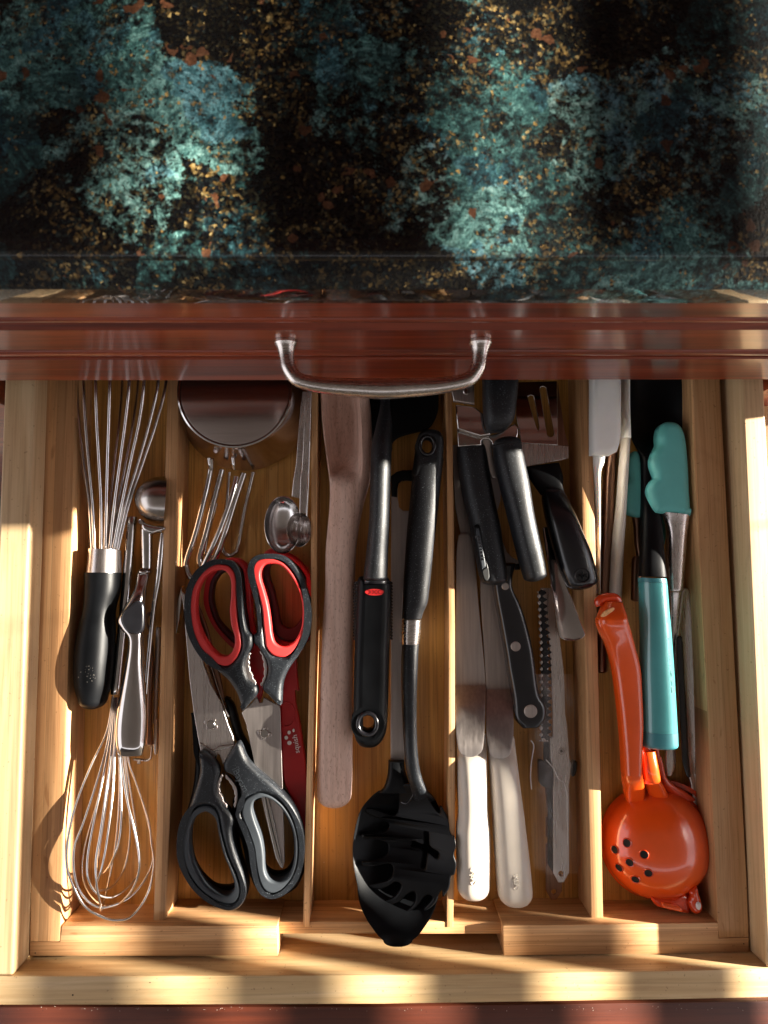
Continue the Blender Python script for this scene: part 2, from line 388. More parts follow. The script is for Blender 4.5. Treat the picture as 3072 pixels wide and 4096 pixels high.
def text(name, s, t, x, y, z, ang, size_px, mat, par, ext=.0003, slant=0, sx=1.0):
    cu = bpy.data.curves.new(name, 'FONT'); cu.body = s; cu.size = size_px*pxm(z); cu.extrude = ext; cu.align_x = 'CENTER'; cu.align_y = 'CENTER'; cu.shear = slant
    cu.resolution_u = 3
    ob = bpy.data.objects.new(name+'_tmp', cu); COL.objects.link(ob)
    dg = bpy.context.evaluated_depsgraph_get(); me = bpy.data.meshes.new_from_object(ob.evaluated_get(dg)); me.name = name
    bpy.data.objects.remove(ob); bpy.data.curves.remove(cu)
    c = P(t, x, y, z); rz = Matrix.Rotation(math.radians(ang), 3, 'Z')
    for v in me.vertices: v.co = rz @ Vector((v.co.x*sx, v.co.y, v.co.z)) + c
    return link(name, me, mat, par, False)
def disc(name, t, x, y, rpx, z, h, mat, par, bev=.0003):
    """low round boss, rpx in photo pixels"""
    r_ = rpx*pxm(z)
    return lathe(name, [(0, h), (r_-bev, h), (r_, h-bev), (r_, 0), (0, 0)], P(t, x, y, z), mat, par, ns=28)

ZD, ZRAIL, ZF = -.028, -.020, -.061

# ================================================================== SETTING
FY = .130                                            # plane of the closed drawer's face
def zat(py, Y): return onY(1536, py, Y).z
floor = box('floor', (-2.5, -2.5, -.75), (2.5, 1.2, -.72), M_tile, None, 0); tag(floor, kind='structure')
wall = box('kitchen_wall', (-1.6, .78, -.72), (2.5, .84, 1.8), plain('wall_paint', (.30, .27, .23), .8), None, 0); tag(wall, kind='structure')

ow = box('added_shade_wall', (-1.7, -1.32, -.72), (1.7, -1.28, 1.22), plain('added_shade_wall_paint', (.035, .028, .023), .8), None, 0); tag(ow, kind='structure')  # unseen dark wall, added to cut light from the camera side
ce = box('added_ceiling', (-1.7, -1.32, 1.5005), (1.7, .78, 1.56), plain('added_ceiling_paint', (.30, .27, .24), .8), None, 0); tag(ce, kind='structure')  # unseen dim ceiling, added to block overhead light and darken reflections
wc = box('added_wall_cabinet', (-1.2, .31, .70), (1.2, .779, 1.5), M_cherryd, None, .002); tag(wc, kind='structure')  # unseen cabinet, added to shade the counter top and darken its polish
# cabinet run with the closed drawer
cab = thing('kitchen_cabinet', (0, FY, -.3), 'cherry wood base cabinet with a glossy closed drawer under the dark stone', 'cabinet')
def xprofile(name, prof, x0, x1, mat, par):
    """closed (Y,z) section swept along X"""
    bm = bmesh.new(); a = [bm.verts.new((x0, y, z)) for y, z in prof]; b = [bm.verts.new((x1, y, z)) for y, z in prof]
    n = len(prof); bm.faces.new(a); bm.faces.new(b[::-1])
    for i in range(n): bm.faces.new((a[i], b[i], b[(i+1) % n], a[(i+1) % n]))
    return link(name, frombm(bm, name), mat, par, True, 28)
zb = zat(1521, FY)
box('side_panel', (.440, FY+.006, -.70), (.462, .70, .170), M_cherry, cab)
box('side_panel', (-.90, FY+.006, -.70), (-.88, .70, .170), M_cherry, cab)
box('face_stile', (.290, FY+.004, -.70), (.4395, FY+.024, zb-.004), M_cherry, cab)
box('face_stile', (-.8795, FY+.004, -.70), (-.290, FY+.024, zb-.004), M_cherry, cab)
box('lower_face', (-.2895, FY+.006, -.70), (.2895, FY+.024, -.105), M_cherryd, cab)
# rail under the counter: flat, then a bead on its lower edge
rz0, rz1, rz2 = zat(1287, FY), zat(1273, FY), .186
pr = [(FY+.012, rz0+.001), (FY+.002, rz0)]
for a in range(0, 181, 20):
    c_ = (rz0+rz1)/2; h_ = (rz1-rz0)/2
    pr.append((FY+.001-.0022*math.sin(math.radians(a)), c_-h_*math.cos(math.radians(a))))
pr += [(FY+.0016, rz1+.0006), (FY, rz1+.0014), (FY, rz2), (FY+.018, rz2), (FY+.018, rz0)]
xprofile('face_rail', pr, -.8795, .4395, M_cherry, cab)
# closed drawer front: lower band, groove, bead, upper band, dark bevelled shoulder
zg0, zg1, zc0, zc1, zu = zat(1436, FY), zat(1419, FY), zat(1419, FY), zat(1402, FY), zat(1319, FY)
pr = [(FY+.016, zb), (FY+.001, zb), (FY, zb+.001), (FY, zg0-.001), (FY+.001, zg0), (FY+.0055, zg0+.0008), (FY+.0055, zg1-.0006)]
for a in range(0, 181, 20):
    c_ = (zc0+zc1)/2; h_ = (zc1-zc0)/2
    pr.append((FY+.0012-.0030*math.sin(math.radians(a)), c_-h_*math.cos(math.radians(a))))
pr += [(FY+.0012, zc1+.0006), (FY, zc1+.0014), (FY, zu-.0006), (FY+.0006, zu), (FY+.0070, zu+.0060), (FY+.0075, zu+.0105), (FY+.016, zu+.0105)]
cf = xprofile('drawer_front', pr, -.345, .318, M_cherry, cab)
cf2 = xprofile('neighbour_front', [(y, z) for y, z in pr], -.8795, -.3452, M_cherry, cab)
cf3 = xprofile('neighbour_front', [(y, z) for y, z in pr], .3182, .4395, M_cherry, cab)
box('inner_bottom', (-.87, FY+.0305, zb+.003), (.435, .70, zb+.011), M_cherryd, cab, 0)
box('frame_back', (-.8795, FY+.0185, zb), (.4395, FY+.030, rz2), M_cherryd, cab, 0)
# bow handle
hz = zat(1361, FY)
xl, xr_ = onY(1143, 1361, FY).x, onY(1921, 1361, FY).x
pts = [(xl, FY, 0, .0052), (xl, FY-.0015, 0, .0062), (xl+.0002, FY-.004, 0, .0052), (xl+.0006, FY-.009, 0, .0041), (xl+.002, FY-.016, 0, .0040), (xl+.0075, FY-.0225, 0, .0041),
       (xl+.020, FY-.0255, 0, .0045), (xl+.036, FY-.0268, 0, .0052)]
mid = [((xl+xr_)/2, FY-.0275, 0, .0058)]
full = pts + mid + [(xl+xr_-a, b, c, d) for a, b, c, d in pts[::-1]]
hd = tube('drawer_pull', [(a, b, hz) for a, b, c, d in full], [d for a, b, c, d in full], M_nickel, cf, k=8, ns=20)
for xx in (xl, xr_):
    lathe('foot', [(0, .0035), (.0056, .0032), (.0064, .0018), (.0062, 0), (0, 0)], Vector((xx, FY-.0001, hz)), M_nickel, hd, Vector((0, -1, 0)), 24)

# granite counter
YE = .118
zt0, zt1 = zat(1224, YE), zat(1157, YE)
TOPZ = .2135
ye2 = (HC-TOPZ)*abs(onY(1536, 1016, .1).y/(HC-onY(1536, 1016, .1).z))
pr = [(YE+.03, zt0), (YE+.004, zt0), (YE+.0018, zt0+.0004), (YE+.0006, zt0+.0018), (YE, zt0+.006), (YE-.0004, (zt0+zt1)/2), (YE, zt1-.004), (YE+.0004, zt1-.0012), (YE+.0014, zt1),
      (ye2-.0015, TOPZ-.0026), (ye2-.0012, TOPZ-.0016), (ye2-.0007, TOPZ-.0009), (ye2, TOPZ-.0004), (ye2+.0009, TOPZ-.0001), (ye2+.0018, TOPZ), (.775, TOPZ), (.775, zt0)]
ct = xprofile('countertop', pr, -.92, .475, M_gran, None)
tag(ct, 'shiny dark granite countertop with blue green and gold crystals', 'countertop')

# slatted blind the low sun comes through, beyond the counter's right end
bl = thing('window_blind', (.95, .12, .62), 'reddish wooden slatted blind beyond the right end of the counter, casting the banded shadows', 'blind')
PER, BX = .0393, .95
bm = bmesh.new()
sl = box('slat', (BX-.0290, -.50, -.0013), (BX+.0290, .75, .0013), M_blind, bl, .0005)
sl.data.transform(Matrix.Identity(4))
for v in sl.data.vertices:
    x = v.co.x; z = v.co.z + .62; a = math.radians(40)
    v.co = Vector((x*math.cos(a) - z*math.sin(a), v.co.y, x*math.sin(a) + z*math.cos(a)))
PH = .3068
k0 = int((.13-PH)/PER)-2
for i in range(k0, k0+19):
    s_ = sl if i == k0 else sl.copy()
    if i != k0: COL.objects.link(s_); s_.parent = bl
    s_.location = (0, 0, PH + i*PER - .62)   # real spacing of the slats
for yy in (-.35, .12, .60): tube('cord', [(BX, yy, .10), (BX, yy, .86)], .0008, M_grip, bl, k=1)

# ------------------------------------------------------------------ the open drawer
dr = thing('open_drawer', (0, -.12, -.085), 'pale maple drawer pulled open below the closed cherry drawer', 'drawer')
def quad(pts, z): return [P('X', x, y, z) for x, y in pts]
YB = -0.0
prism('side_panel', quad([(30, 1240), (147, 1240), (52, 3903), (-78, 3903)], 0), -.085, M_mapY, dr, .0022, segs=4)
prism('side_panel', quad([(2955, 1240), (3040, 1240), (3172, 3871), (3071, 3873)], 0), -.085, M_mapY, dr, .0016, segs=4)
fp = prism('front_panel', quad([(-90, 3905), (930, 3903), (1700, 3899), (2672, 3884), (3190, 3870), (3190, 3988), (2672, 3999), (1536, 4017), (400, 4021), (-90, 4021)], 0), -.085, M_mapX, dr, .0012)
prism('cherry_front', quad([(-200, 4029), (1536, 4026), (3300, 4001), (3300, 4300), (-200, 4300)], -.030), -.12, M_cherryf, dr, .0015)
prism('bottom_board', quad([(60, 1300), (3060, 1300), (3150, 3950), (-60, 3950)], -.070), -.078, M_mapY, dr, 0)
# dings and a nail hole on the maple rim
for (x, y, r_) in ((291, 3980, 3), (600, 3930, 2)):
    disc('nail_hole', 'X', x, y, r_, .0, .0001, M_hole, fp, .00002)

# ------------------------------------------------------------------ bamboo organizer
og = thing('drawer_organizer', (0, -.05, -.066), 'bamboo expandable drawer organizer with five long compartments', 'organizer')
def wallp(name, pts, z, zb_, mat, bev=.0007): return prism(name, quad(pts, z), zb_, mat, og, bev)
wallp('left_rail', [(190, 1240), (306, 1240), (299, 1523), (291, 1900), (276, 2500), (256, 3200), (239, 3767), (120, 3767), (121, 3500), (151, 2500), (172, 1900), (184, 1523)][::-1], ZRAIL, -.066, M_bamY)
rl = wallp('front_rail', [(118, 3768.5), (238.5, 3768.5), (246, 3704), (1109, 3704), (1112, 3824), (118, 3824)], ZRAIL, -.066, M_bamX)
rr = wallp('front_rail', [(2012, 3703), (2873, 3691), (2873.5, 3754), (2996, 3750), (2996.5, 3809), (2690, 3815), (2015, 3823)], ZRAIL, -.066, M_bamX)
wallp('right_rail', [(2752, 1240), (2863, 1240), (2879, 1514), (2900, 1900), (2947, 2800), (2986, 3500), (2995.5, 3748.5), (2874.5, 3752.5), (2863, 3500), (2812, 2500), (2780, 1900), (2765, 1514)], ZRAIL, -.066, M_bamY)
for (x, y) in ((141, 3812), ): disc('nail_hole', 'X', x, y, 2.5, ZRAIL, .0001, M_hole, rl, .00002)
disc('nail_hole', 'X', 2975, 3775, 2.5, ZRAIL, .0001, M_hole, rr, .00002)
wallp('front_wall', [(1113, 3687), (2011, 3687), (2011, 3735), (1113, 3735)], ZD, -.066, M_bamX, .0005)
wallp('divider', [(676, 1240), (722, 1240), (716, 1523), (679, 3300), (660, 3683), (613, 3683), (626, 3300), (645, 2500), (670, 1523)][::-1], ZD, ZF, M_bamY)
wallp('divider', [(1252, 1240), (1277, 1240), (1271, 1560), (1265, 2500), (1245, 3300), (1238, 3708), (1212, 3708), (1221, 3300), (1243, 2500), (1246, 1560)][::-1], ZD+.0006, ZF, M_bamY, .0005)
wallp('divider', [(1781, 1240), (1806, 1240), (1808, 1560), (1820, 2500), (1820, 3300), (1813, 3710), (1787, 3710), (1793, 3300), (1795.6, 2500), (1783, 1560)][::-1], ZD+.0006, ZF, M_bamY, .0005)
wallp('divider', [(2308, 1240), (2354, 1240), (2366, 1517), (2390, 2500), (2406, 3300), (2413.5, 3672), (2365, 3672), (2357, 3300), (2338, 2500), (2319.6, 1517)][::-1], ZD, ZF, M_bamY)
wallp('tray_floor', [(690, 1240), (2340, 1240), (2380, 3740), (640, 3740)], ZF, -.065, M_floor, 0)
wallp('side_floor', [(230, 1240), (680, 1240), (650, 3700), (200, 3700)], -.052, -.0555, M_floor, 0)
wallp('side_floor', [(2370, 1240), (2830, 1240), (2930, 3700), (2410, 3700)], -.056, -.0598, M_floor, 0)

# ================================================================== UTENSILS
def XX(*groups):
    """stations or outline points of several tiles -> source pixels.  groups: (tile, [tuples])"""
    out = []
    for t, L_ in groups:
        ox, oy, s = TL[t]
        for a in L_:
            if len(a) == 2: out.append((ox+a[0]/s, oy+a[1]/s))
            else: out.append((ox+a[0]/s, oy+a[1]/s, ox+a[2]/s, oy+a[3]/s) + tuple(a[4:]))
    return out
def at(t, x, y, z): return P(t, x, y, z)

# ---- compartment 1 -------------------------------------------------
w1 = thing('balloon_whisk', at('A', 670, 1500, -.052), 'large balloon whisk with thick wires, steel collar and fat black rubber grip', 'whisk')
loft('grip', 'X', XX(('A', [(553,1442,781,1442,-.029,.026),(554,1560,774,1560,-.029,.026)]), ('D', [(545,60,745,60,-.029,.026),(516,180,742,180,-.029,.028),(493,310,738,310,-.029,.030),(487,430,730,430,-.029,.031),(493,550,716,550,-.029,.030),(518,640,690,640,-.029,.026)])), M_blk, w1, cap=.75, ends=(0,1), n=2.1)
loft('collar', 'A', [(580,1288,781,1296,-.029,.024),(574,1370,781,1372,-.029,.025),(567,1441,781,1443,-.029,.0262)], M_steel, w1, ends=(0,0), n=2.0, ns=32)
wr = [((598,1284),(580,1000),(538,700),(510,450),(497,205),(-.026)),((613,1284),(600,1000),(572,700),(552,450),(541,205),-.018),((655,1284),(655,1000),(640,700),(626,450),(620,205),-.012),
      ((682,1284),(690,1000),(698,700),(706,450),(712,205),-.010),((712,1284),(742,1000),(782,700),(815,450),(838,205),-.011),((735,1284),(790,1000),(852,700),(905,450),(933,205),-.013),
      ((752,1284),(815,1000),(905,700),(975,450),(1025,205),-.019),((767,1284),(836,1000),(937,700),(1020,450),(1076,205),-.026),((700,1284),(715,1000),(746,700),(775,450),(792,205),-.044),
      ((725,1284),(765,1000),(822,700),(866,450),(896,205),-.042),((604,1284),(577,980),(532,760),(505,600),(492,400),-.040)]
for a in wr:
    zt = a[5]; pts = [at('A', a[0][0], a[0][1]+20, -.029)]
    for j, (x, y) in enumerate(a[:5]): pts.append(at('A', x, y, -.029 + (zt+.029)*(j/4)**.8))
    xe = a[4][0]; pts += [at('A', xe, -60, zt), at('A', xe*.75+780*.25, -260, zt*.8-.006), at('A', 785, -360, -.029)]
    tube('wire', pts, .00125, M_wire, w1, k=6)

w2 = thing('wire_whisk', at('X', 460, 3000, -.052), 'slim whisk with thin looped wires and a plain steel tube handle', 'whisk')
loft('handle', 'X', [(508,2068,549,2068,-.036,.0075),(482,2400,523,2400,-.036,.0075),(443,2776,483,2776,-.036,.0075)], M_chrome, w2, ends=(1,1), cap=.12, n=2.0)
loops = [[(452,2785,-.034),(428,2925,-.030),(370,3050,-.022),(309,3202,-.016),(276,3330,-.013),(266,3431,-.012),(278,3505,-.012),(333,3617,-.013),(398,3663,-.015),(463,3681,-.018),(528,3664,-.022),(590,3575,-.028),(616,3459,-.034),(606,3370,-.038),(592,3270,-.04),(537,3110,-.04),(512,3030,-.038),(480,2790,-.034)],
 [(456,2790,-.034),(434,2950,-.028),(393,3110,-.020),(334,3290,-.014),(296,3400,-.012),(306,3530,-.012),(361,3612,-.016),(430,3628,-.02),(530,3580,-.030),(600,3480,-.038),(612,3400,-.042),(588,3270,-.045),(548,3140,-.044),(517,3050,-.04),(486,2800,-.034)],
 [(460,2790,-.034),(440,2960,-.026),(408,3130,-.016),(374,3295,-.010),(352,3420,-.008),(352,3510,-.009),(384,3570,-.014),(440,3590,-.022),(500,3560,-.032),(550,3500,-.042),(556,3420,-.047),(545,3300,-.048),(510,3080,-.043),(480,2800,-.034)],
 [(462,2790,-.034),(447,2980,-.024),(427,3150,-.012),(402,3330,-.006),(384,3440,-.005),(386,3530,-.007),(400,3610,-.012),(404,3642,-.02),(418,3600,-.034),(440,3500,-.046),(465,3350,-.050),(478,3150,-.046),(474,2960,-.04),(470,2800,-.034)],
 [(464,2790,-.034),(460,3000,-.022),(448,3200,-.012),(425,3380,-.007),(405,3480,-.007),(385,3540,-.011),(400,3560,-.02),(450,3545,-.032),(498,3470,-.045),(520,3340,-.049),(512,3180,-.047),(492,2980,-.04),(474,2800,-.034)],
 [(466,2790,-.034),(482,3000,-.022),(505,3180,-.013),(533,3300,-.009),(556,3420,-.009),(550,3510,-.013),(505,3590,-.020),(440,3628,-.030),(370,3590,-.040),(330,3500,-.046),(340,3380,-.049),(395,3180,-.047),(440,2960,-.04),(462,2800,-.034)],
 [(468,2790,-.034),(476,3000,-.024),(486,3200,-.015),(478,3350,-.012),(450,3440,-.015),(415,3490,-.024),(392,3480,-.038),(400,3380,-.046),(428,3200,-.047),(455,3000,-.042),(466,2800,-.034)]]
for lp in loops: tube('wire', [at('X', x, y, z) for x, y, z in lp], .00085, M_wire, w2, k=6)

sc = thing('ice_cream_scoop', at('L', 260, 1200, -.052), 'polished trigger ice cream scoop with a black thumb pad', 'scoop')
M_cup2 = plain('bowl_steel', (.50, .46, .43), .24, 1, var=.08)
c0 = at('K', 752, 560, -.036)
pr = [(0, .0205)] + [(.0178*math.sin(math.radians(a)), .0205*math.cos(math.radians(a))) for a in range(12, 91, 8)] + [(.0180, -.001), (.0170, -.001)] + [(.0168*math.sin(math.radians(a)), .0193*math.cos(math.radians(a))) for a in range(88, 0, -10)] + [(0, .0193)]
lathe('bowl', pr, c0, M_cup2, sc, Vector((-1, .05, .32)), 48)
plate('collar', 'K', [(372,842),(500,905),(640,938),(764,948),(755,1000),(640,1040),(560,1052),(430,985),(410,900)], -.026, .006, M_mirror, sc, .002)
loft('stem', 'K', [(420,985,588,985,-.032,.008),(425,1150,585,1150,-.032,.007),(436,1400,585,1400,-.032,.007),(440,1570,582,1570,-.032,.007)], M_chrome, sc, ends=(0,0), n=2.4)
loft('knuckle', 'K', [(408,1575,578,1570,-.032,.010),(395,1620,584,1610,-.031,.013),(408,1680,560,1660,-.032,.010)], M_mirror, sc, cap=.3)
loft('lever', 'L', [(330,-170,470,-180,-.030,.006),(310,-40,440,-40,-.027,.006,-.001),(262,90,420,90,-.024,.006,-.002),(165,240,402,240,-.022,.006,-.002),(84,385,400,380,-.021,.006,-.002),(128,480,392,480,-.021,.006,-.002),(212,580,390,580,-.021,.006,-.002),(222,700,392,700,-.021,.006,-.002),(190,900,402,900,-.021,.006,-.003),(130,1200,420,1200,-.021,.006,-.003),(82,1450,434,1450,-.021,.006,-.003),(60,1650,432,1650,-.021,.006,-.003),(66,1850,420,1850,-.021,.006,-.003),(98,1975,385,1975,-.021,.005,-.001)], M_mirror, sc, cap=.1, n=3.2, ns=28, dishp=2.5)
plate('thumb_pad', 'L', [(280,165),(350,163),(392,215),(396,430),(372,520),(300,556),(205,535),(135,440),(120,350),(175,250)], -.0145, .005, M_blkg, sc, .002, bres=4)
tube('second_arm', [at('K', 740, 1040, -.030), at('K', 722, 1250, -.030), at('K', 680, 1700, -.030), at('L', 515, 250, -.032), at('L', 450, 900, -.032), at('L', 425, 1250, -.034)], [.0016,.0022,.0022,.0018,.0016,.0014], M_chrome, sc)
loft('lower_lever', 'L', [(440,560,500,560,-.040,.004),(455,900,520,900,-.040,.004),(440,1300,500,1300,-.040,.005),(440,1650,500,1650,-.040,.005),(420,1850,510,1850,-.040,.005)], M_bronze, sc, cap=.2)
loft('grip_plate', 'L', [(545,470,600,470,-.043,.003),(530,800,592,800,-.043,.003),(515,1200,572,1200,-.043,.003),(508,1600,560,1600,-.043,.003)], M_blade, sc, cap=.2)
plate('end_clip', 'L', [(524,1585),(556,1570),(556,1780),(548,1960),(520,1960),(510,1800)], -.040, .004, M_steel, sc, .0006)
plate('end_bracket', 'L', [(272,2020),(430,2030),(470,1990),(478,1870),(492,1870),(486,2010),(440,2055),(360,2055),(350,2085),(318,2085),(318,2052),(276,2045)], -.040, .003, M_steel, sc, .0006, sub=3)
sp = [at('L', 466 + 34*math.cos(a/6*2*math.pi), 390 + 110*math.sin(a/6*2*math.pi)*(1-a/90), -.036-.0003*a) for a in range(0, 40)]
tube('spring', sp, .0005, M_bronze, sc, k=2, ns=6)

# ---- compartment 2 -------------------------------------------------
M_cup = plain('cup_steel', (.60, .54, .53), .18, 1, var=.08, vs=1, streak=(30, 600, 600), bmp=.03)
mc = thing('measuring_cup', at('X', 960, 1600, ZF), 'upturned polished steel measuring cup at the back of the scissors compartment', 'measuring cup')
zc = -.012; r0 = 230*pxm(zc); cc = at('X', 938, 1565, zc)
low = at('X', 985, 1632, -.058)
rim = lathe('rolled_rim', [(r0-.0016, .0001), (r0-.0006, .0005), (r0+.0005, .0001), (r0+.0006, -.0008), (r0-.001, -.001)], cc, M_chrome, mc, ns=72)
cup = lathe('cup', [(0, 0), (r0-.003, 0), (r0-.0012, -.0006), (r0-.0004, -.002), (r0+.0010, -.007), (r0+.0085, -.040), (r0+.0105, -.0435), (r0+.0100, -.0445), (r0+.007, -.043), (r0-.001, -.006), (0, -.002)], cc, M_cup, mc, ns=72)
wh = [[(405,-40,-.036),(395,90,-.040),(345,330,-.040),(250,700,-.040),(165,960,-.040),(165,1050,-.040),(195,1122,-.040),(240,1140,-.040),(290,1100,-.038),(345,985,-.036),(480,690,-.034),(600,360,-.034),(655,140,-.036)],
      [(510,70,-.046),(440,340,-.046),(365,650,-.046),(298,900,-.046),(294,985,-.046),(318,1030,-.046),(372,1010,-.047),(450,930,-.047),(540,700,-.046),(640,380,-.045),(730,105,-.044)],
      [(455,400,-.053),(375,700,-.053),(345,860,-.053),(365,905,-.053),(410,928,-.053),(455,905,-.053),(500,800,-.054),(545,560,-.054),(585,95,-.054)],
      [(575,400,-.056),(535,620,-.056),(515,800,-.056),(530,880,-.056),(580,915,-.056),(640,890,-.056),(675,800,-.056),(740,450,-.055),(820,95,-.054)]]
for i, h in enumerate(wh): tube('wire_handle', [at('I', x, y, z) for x, y, z in h], [.0021,.0024,.0014,.0017][i], M_chrome, mc, k=6, ns=10)
for x, y in ((385,10),(620,5)): loft('bracket', 'I', [(x-18,y-50,x+18,y-50,-.034,.004),(x-10,y+20,x+24,y+20,-.036,.004),(x+2,y+70,x+26,y+66,-.038,.003)], M_chrome, mc, cap=.3)

ms = thing('measuring_spoons', at('I', 1150, 700, ZF), 'nested round steel measuring spoons with stamped handles beside the upturned cup', 'measuring spoons')
def spoonbowl(name, x, y, rx, ry, z, dep, mat, tilt):
    s_ = pxm(z)/TL['I'][2]; R0 = ry*s_
    pf = [(R0, .0006), (R0*1.035, .0003), (R0*1.03, -.0004)] + [(R0*1.01*math.sin(math.radians(a)), -dep*math.cos(math.radians(a))-.0006) for a in range(85, 0, -10)] + [(0, -dep-.0006)]
    pf2 = [(0, -dep)] + [(R0*.985*math.sin(math.radians(a)), -dep*math.cos(math.radians(a))) for a in range(10, 89, 10)] + [(R0, .0006)]
    return lathe(name, pf2 + pf[1:], at('I', x, y, z), mat, ms, Vector(tilt), 48, (1, rx/ry))
spoonbowl('bowl', 1110, 612, 180, 275, -.034, .011, M_wire, (-.10, 0, 1))
spoonbowl('bowl', 1272, 660, 122, 165, -.030, .012, M_steel, (-.1, 0, 1))
spoonbowl('bowl', 1322, 668, 66, 130, -.027, .008, M_steel, (-.1, 0, 1))
hn = loft('handle', 'I', [(1196,332,1284,356,-.034,.0014),(1212,180,1284,180,-.033,.0014),(1240,0,1300,0,-.032,.0014),(1262,-300,1328,-300,-.030,.0014),(1301,-696,1370,-696,-.026,.0014)], M_steel, ms, ends=(0,0), n=4)
text('stamped_text', '1 TABLESPOON', 'I', 1302, -250, -.0290, 83, 25, M_blade, hn, .0001)
hn = loft('handle', 'I', [(1272,500,1340,500,-.030,.0014),(1282,150,1354,150,-.029,.0014),(1300,0,1372,0,-.028,.0014),(1332,-696,1392,-696,-.022,.0014)], M_steel, ms, ends=(0,0), n=4)
text('stamped_text', '1/2', 'I', 1328, 30, -.0265, 83, 25, M_blade, hn, .0001)
loft('handle', 'I', [(1338,530,1356,530,-.027,.005),(1352,300,1368,300,-.026,.005),(1362,140,1374,140,-.025,.005),(1372,-200,1384,-200,-.020,.005)], M_chrome, ms, ends=(0,0), n=3)

def ringset(th_, t, outer, midl, hole, z, th, mo, mi, par, bev=.0036):
    a = plate(th_, t, outer, z, th, mo, par, bev, [midl], bres=4)
    b = plate('liner', t, [(x, y) for x, y in midl], z-.0004, th-.001, mi, a, .0013, [hole], bres=3)
    return a
def pivot(t, x, y, z, par, a0=0):
    p_ = disc('pivot', t, x, y, 17, z, .0009, M_chrome, par)
    s_ = TL[t][2]
    for k in range(4):
        a = math.radians(a0+90*k); cx, cy = x+math.cos(a)*27*s_/1.0*.72, y+math.sin(a)*27*s_*.72
        plate('lobe', t, circ(cx, cy, 24, 17 if k % 2 else 24, 8), z+.0005, .0006, M_steel, p_, .0002)
    return p_
# upper pair, red lined
kA = thing('kitchen_scissors', at('I', 800, 1800, ZF), 'kitchen scissors with black handles and bright red finger hole linings, loops toward the back', 'scissors')
zA = -.018
LA = [(500,950),(600,965),(670,1040),(697,1130),(705,1300),(725,1500),(760,1650),(806,1712),(806,1800),(775,1870),(742,1950),(738,2040),(775,2140),(847,2205),(852,2285),(770,2382),(704,2450),(684,2370),(649,2270),(569,2150),(470,2060),(380,1960),(270,1860),(200,1720),(165,1560),(155,1400),(175,1250),(230,1130),(310,1030),(400,970)]
MA = [(500,1000),(580,1020),(630,1080),(652,1170),(655,1350),(665,1550),(690,1700),(697,1790),(680,1870),(630,1950),(560,2000),(470,1985),(370,1920),(280,1800),(215,1650),(190,1500),(190,1380),(210,1250),(265,1130),(330,1060),(420,1010)]
HA = [(500,1055),(560,1085),(595,1160),(598,1300),(585,1450),(600,1600),(630,1700),(632,1800),(600,1870),(545,1905),(470,1890),(380,1800),(310,1680),(265,1560),(250,1420),(265,1270),(320,1150),(400,1080)]
hA1 = ringset('handle', 'I', LA, MA, HA, zA, .012, M_flk, M_redl, kA)
RA = [(1000,895),(1100,910),(1200,970),(1300,1100),(1352,1280),(1368,1450),(1360,1650),(1320,1790),(1260,1900),(1180,2010),(1120,2130),(1099,2240),(1090,2390),(1039,2370),(969,2300),(909,2240),(908,2190),(942,2120),(958,2040),(945,1960),(905,1880),(860,1820),(820,1775),(815,1700),(850,1660),(850,1550),(830,1400),(800,1200),(778,1050),(800,970),(870,910)]
MR = [(960,945),(1060,960),(1140,1010),(1220,1110),(1290,1250),(1335,1400),(1346,1520),(1330,1650),(1280,1770),(1200,1870),(1110,1915),(1010,1895),(945,1820),(930,1720),(915,1600),(900,1430),(865,1290),(825,1150),(812,1050),(850,970)]
HR = [(980,995),(1080,1010),(1160,1080),(1240,1200),(1288,1330),(1303,1480),(1285,1640),(1215,1765),(1120,1812),(1035,1780),(1000,1690),(985,1560),(960,1400),(920,1250),(890,1150),(890,1070),(925,1010)]
hA2 = ringset('handle', 'I', RA, MR, HR, zA-.001, .012, M_flk, M_redl, kA)
def cracker(t, inner, outer, z, par, n=9):
    """toothed inner edge, smooth outer edge"""
    q = cr(inner, 6); pts = []
    for i in range(len(q)):
        a = q[max(0, i-1)]; b = q[min(len(q)-1, i+1)]; dx, dy = b[0]-a[0], b[1]-a[1]; l_ = math.hypot(dx, dy) or 1
        o_ = 7 if i % 3 == 0 else -3
        pts.append((q[i][0]-dy/l_*o_, q[i][1]+dx/l_*o_))
    plate('nut_cracker', t, pts + list(cr(outer[::-1], 5)), z, .004, M_blade, par, .0004, round_=False)
cracker('I', [(795,1870),(778,1950),(792,2050),(850,2180)], [(772,1872),(738,1960),(742,2060),(790,2160),(842,2210)], zA-.003, kA)
cracker('I', [(884,2190),(922,2100),(918,1960),(880,1850)], [(902,2205),(944,2110),(950,1970),(905,1862)][::1], zA-.003, kA)
bA = plate('blade', 'J', [(655,372),(760,270),(800,212),(830,275),(860,272),(872,222),(960,270),(1030,305),(1036,380),(1045,700),(1060,1150),(1070,1500),(1078,1840),(1060,1905),(1035,1890),(990,1800),(930,1550),(850,1210),(800,980),(755,740),(700,480)], -.029, .0022, M_blade, kA, .0003, round_=False)
plate('blade_edge', 'J', [(862,1150),(905,1150),(985,1500),(1040,1790),(1058,1895),(1035,1880),(990,1780),(925,1500)], -.0270, .0008, M_chrome, kA, .0002, round_=False)
plate('gap_line', 'J', [(880,1180),(888,1180),(958,1500),(1050,1855),(1044,1855),(948,1500)], -.0268, .0004, M_hole, kA, .0001, round_=False)
pivot('J', 882, 575, -.029, kA, 15)
text('embossed_text', 'iBayam', 'I', 678, 2110, zA+.0001, 106, 33, M_greyr, hA1, .0003, 0, 1.05)
